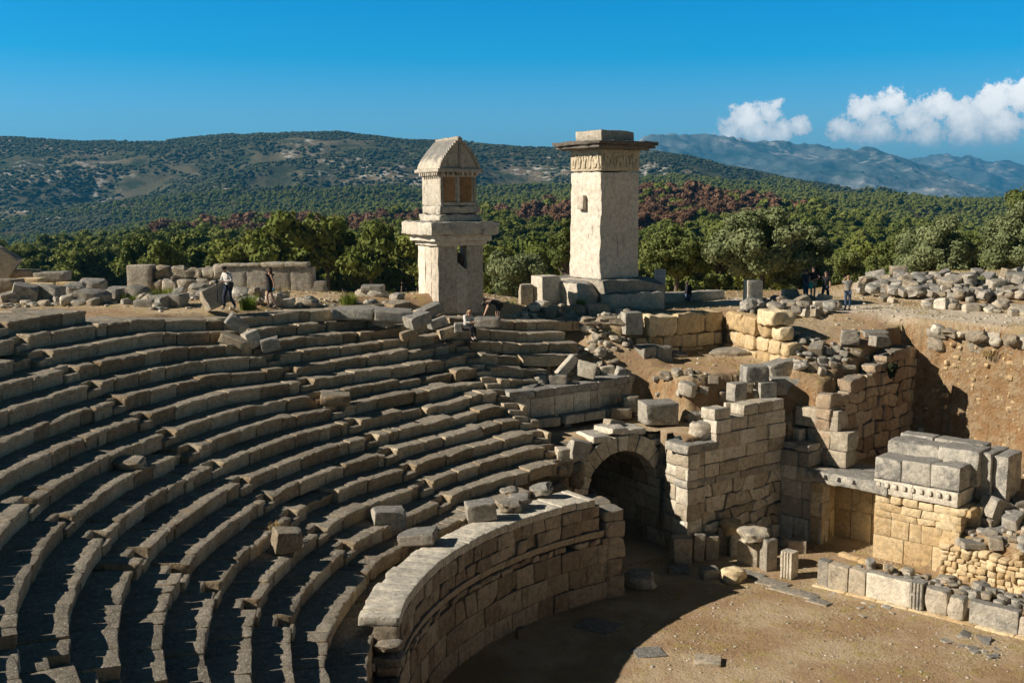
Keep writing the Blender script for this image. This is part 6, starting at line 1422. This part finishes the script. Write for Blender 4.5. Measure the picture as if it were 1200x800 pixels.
person(p, -40, 'man in a white hooded top, dark trousers and black cap, walking with a camera', J_(pelvis=(0, .03, .93), chest=(0, -.03, 1.26), neck=(0, -.09, 1.44), head=(0, -.14, 1.57), elbow_l=(-.24, -.12, 1.12), elbow_r=(.25, .02, 1.13), wrist_l=(-.15, -.36, 1.12), wrist_r=(.10, -.22, 1.10), sho_l=(-.18, -.06, 1.38), sho_r=(.18, -.04, 1.38),
    knee_l=(-.09, -.14, .50), ankle_l=(-.09, -.12, .09), toe_l=(-.10, -.28, .035), knee_r=(.10, .02, .48), ankle_r=(.10, .26, .12), toe_r=(.10, .13, .03), face=(0, -1, -.3)),
    [('trousers', NAVY, LONG), ('hooded_top', WHT, torso(1.85)), SHOES(SHOE)], shorthair, HAIRD, 1.02, ex_man)
p = at(317, 361, 9.7)
person(p, -62, 'woman in a short black dress walking left with a phone in her hand, upper left', J_(elbow_l=(-.22, -.02, 1.14), wrist_l=(-.15, -.24, 1.05), elbow_r=(.24, .10, 1.14), wrist_r=(.24, .10, .88), knee_l=(-.08, -.12, .50), ankle_l=(-.08, -.03, .09), toe_l=(-.08, -.19, .035), knee_r=(.08, .05, .49), ankle_r=(.08, .22, .10), toe_r=(.08, .08, .035)),
    [('dress', BLK, [[('chest', .158), (('pelvis', 'chest', .5), .150), ('pelvis', .172), (('pelvis', 'ankle_l', .10), .19), (('pelvis', 'ankle_r', .36), .205)], [('chest', .158), (('chest', 'neck', .6), .10)]]), SHOES(SHOE)], longhair, HAIRD, .97, bag(plain('blue_phone', (.1, .35, .5), .4, .05), (.26, .08, .79), (.04, .08, .12)))
p = at(553, 398, None if False else 8.35)
sitJ = J_(pelvis=(0, .0, .50), chest=(0, -.10, .84), neck=(0, -.19, 1.00), head=(0, -.27, 1.12), sho_l=(-.17, -.12, .97), sho_r=(.17, -.12, .97), elbow_l=(-.21, -.25, .72), elbow_r=(.21, -.25, .72), wrist_l=(-.06, -.44, .72), wrist_r=(.06, -.44, .72),
    hip_l=(-.09, -.02, .48), hip_r=(.09, -.02, .48), knee_l=(-.10, -.44, .50), knee_r=(.10, -.44, .50), ankle_l=(-.09, -.50, .09), ankle_r=(.09, -.46, .09), toe_l=(-.09, -.64, .035), toe_r=(.09, -.60, .035), face=(0, -1, -.8))
def ex_book(root, j, f, up, sd):
    mb = MB(); V, Q = stone(.2, .14, .015, rho=.004, amp=0, cs=.2, chips=0); mb.add(V + np.array([0, -.50, .74]), Q); tag(mb.build('notebook', plain('tan_cover', (.35, .18, .08), .7, .1), None), 'small tan notebook on the lap of the seated woman', 'book').matrix_world = root_mat(root)
person((p[0] - .25, p[1] + .25, p[2]), 42, 'fair-haired woman in a white blouse and black trousers sitting on the tiers, reading', sitJ,
    [('trousers', BLK, LONG), ('blouse', WHT, torso(1.9)), ('waistcoat', BLK, [[(('pelvis', 'chest', .1), .148), (('pelvis', 'chest', .6), .138), (('chest', 'neck', .1), .10)]]), SHOES(SHOE)], longhair, HAIRB, 1.0, ex_book)
p = at(582, 379, 8.75)
person(p, -80, 'dark-haired woman in a black top and shorts bending down right of the gabled tomb', J_(pelvis=(0, .12, .86), chest=(0, -.20, .98), neck=(0, -.38, .97), head=(0, -.50, .90), sho_l=(-.16, -.30, .98), sho_r=(.16, -.30, .98), elbow_l=(-.16, -.40, .68), elbow_r=(.16, -.42, .70), wrist_l=(-.08, -.52, .42), wrist_r=(.08, -.52, .45),
    hip_l=(-.09, .12, .80), hip_r=(.09, .12, .80), knee_l=(-.10, .0, .46), knee_r=(.10, .06, .46), ankle_l=(-.10, .08, .08), ankle_r=(.10, .16, .08), toe_l=(-.10, -.08, .03), toe_r=(.10, .0, .03), face=(0, -.5, -1)),
    [('top', BLK, torso(.7)), ('shorts', BLK, SHORT), SHOES(DSHOE)], [((0, .03, .03), (.10, .10, .09)), ((0, .0, .10), (.085, .10, .07)), ((0, -.03, -.0), (.08, .05, .10))], HAIRD, 1.0)
p = at(806, 365, 8.1)
person((p[0], p[1], 8.3 if False else 8.1), -60, 'grey-bearded man in a black jacket and jeans looking down, beside the information sign', J_(head=(0, -.10, 1.56), neck=(0, -.04, 1.44), wrist_l=(-.2, -.12, .9), wrist_r=(.2, -.1, .9), face=(0, -.8, -.6)),
    [('jeans', JEAN, LONG), ('jacket', BLK, torso(1.85)), SHOES(DSHOE)], [((0, .05, .01), (.08, .06, .06))], GREYC, 1.0)
up_l = dict(elbow_l=(-.25, -.18, 1.34), wrist_l=(-.09, -.24, 1.54)); up_r = dict(elbow_r=(.25, -.18, 1.34), wrist_r=(.09, -.24, 1.54))
def ex_cam(root, j, f, up, sd):
    mb = MB(); V, Q = stone(.14, .10, .09, rho=.02, amp=0, cs=.1, chips=0); mb.add(V + np.array([0, -.20, 1.60]), Q); tag(mb.build('camera', STRAP, None), 'small black camera held up to the eyes beside the olive trees', 'camera', 'cameras held by visitors').matrix_world = root_mat(root)
p = at(944, 352, 8.72)
person(p, -150, 'visitor in dark blue raising a camera, leftmost of the group on the path', J_(**up_l, **up_r), [('jeans', JEAN, LONG), ('top', NAVY, torso(.9)), SHOES(DSHOE)], shorthair, HAIRD, .97, ex_cam)
p = at(951, 352, 8.72)
person((p[0] + .15, p[1] + .35, p[2]), 20, 'man in a black t-shirt and beige shorts, behind his companion on the path', J_(elbow_r=(.28, -.1, 1.2), wrist_r=(.30, -.3, 1.08)), [('shorts', BEIGE, SHORT), ('t_shirt', BLK, torso(.6)), SHOES(DSHOE)], shorthair, HAIRD, 1.04)
p = at(967, 357, 8.7)
person(p, -40, 'man in black reaching out his left arm towards his companions, with a teal bag', J_(elbow_l=(-.40, -.12, 1.30), wrist_l=(-.64, -.18, 1.20), knee_l=(-.17, -.02, .49), ankle_l=(-.24, .0, .08), toe_l=(-.27, -.14, .035), knee_r=(.14, 0, .49), ankle_r=(.2, .05, .08), toe_r=(.21, -.1, .035)),
    [('trousers', NAVY, LONG), ('top', BLK, torso(.8)), SHOES(DSHOE)], shorthair, HAIRD, 1.02, bag(TEAL, (-.72, -.18, .95), (.2, .12, .34)))
p = at(993, 363, 8.66)
person(p, 180, 'visitor in jeans with a red pouch at the waist, raising a camera', J_(**up_l, **up_r), [('jeans', JEAN, LONG), ('top', GREYC, torso(.9)), ('red_pouch', REDC, [[(('pelvis', 'chest', .12), .150), (('pelvis', 'chest', .5), .146)]]), SHOES(DSHOE)], [((0, .0, .045), (.1, .1, .075))], HAIRB, 1.0, ex_cam)

# ------------------------------------------------------------------ air
def haze():
    bm = bmesh.new(); bmesh.ops.create_cube(bm, size=1); me = bpy.data.meshes.new('haze'); bm.to_mesh(me); bm.free()
    o = bpy.data.objects.new('haze', me); COL.objects.link(o); z0, z1 = HAZE_Z; o.scale = (44000, 44000, z1 - z0); o.location = (0, 0, (z0 + z1) / 2)
    m = bpy.data.materials.new('haze'); m.use_nodes = True; N = m.node_tree.nodes; N.clear(); out = N.new('ShaderNodeOutputMaterial'); v = N.new('ShaderNodeVolumePrincipled')
    v.inputs['Color'].default_value = (.07, .50, .98, 1); v.inputs['Density'].default_value = HAZE_D; v.inputs['Anisotropy'].default_value = .2; m.node_tree.links.new(v.outputs[0], out.inputs['Volume']); me.materials.append(m)
    tag(o, 'thin blue air haze over the valley and the mountains', 'haze', kind='stuff')
HAZE_Z = (-420, 860); HAZE_D = 7e-5
haze()
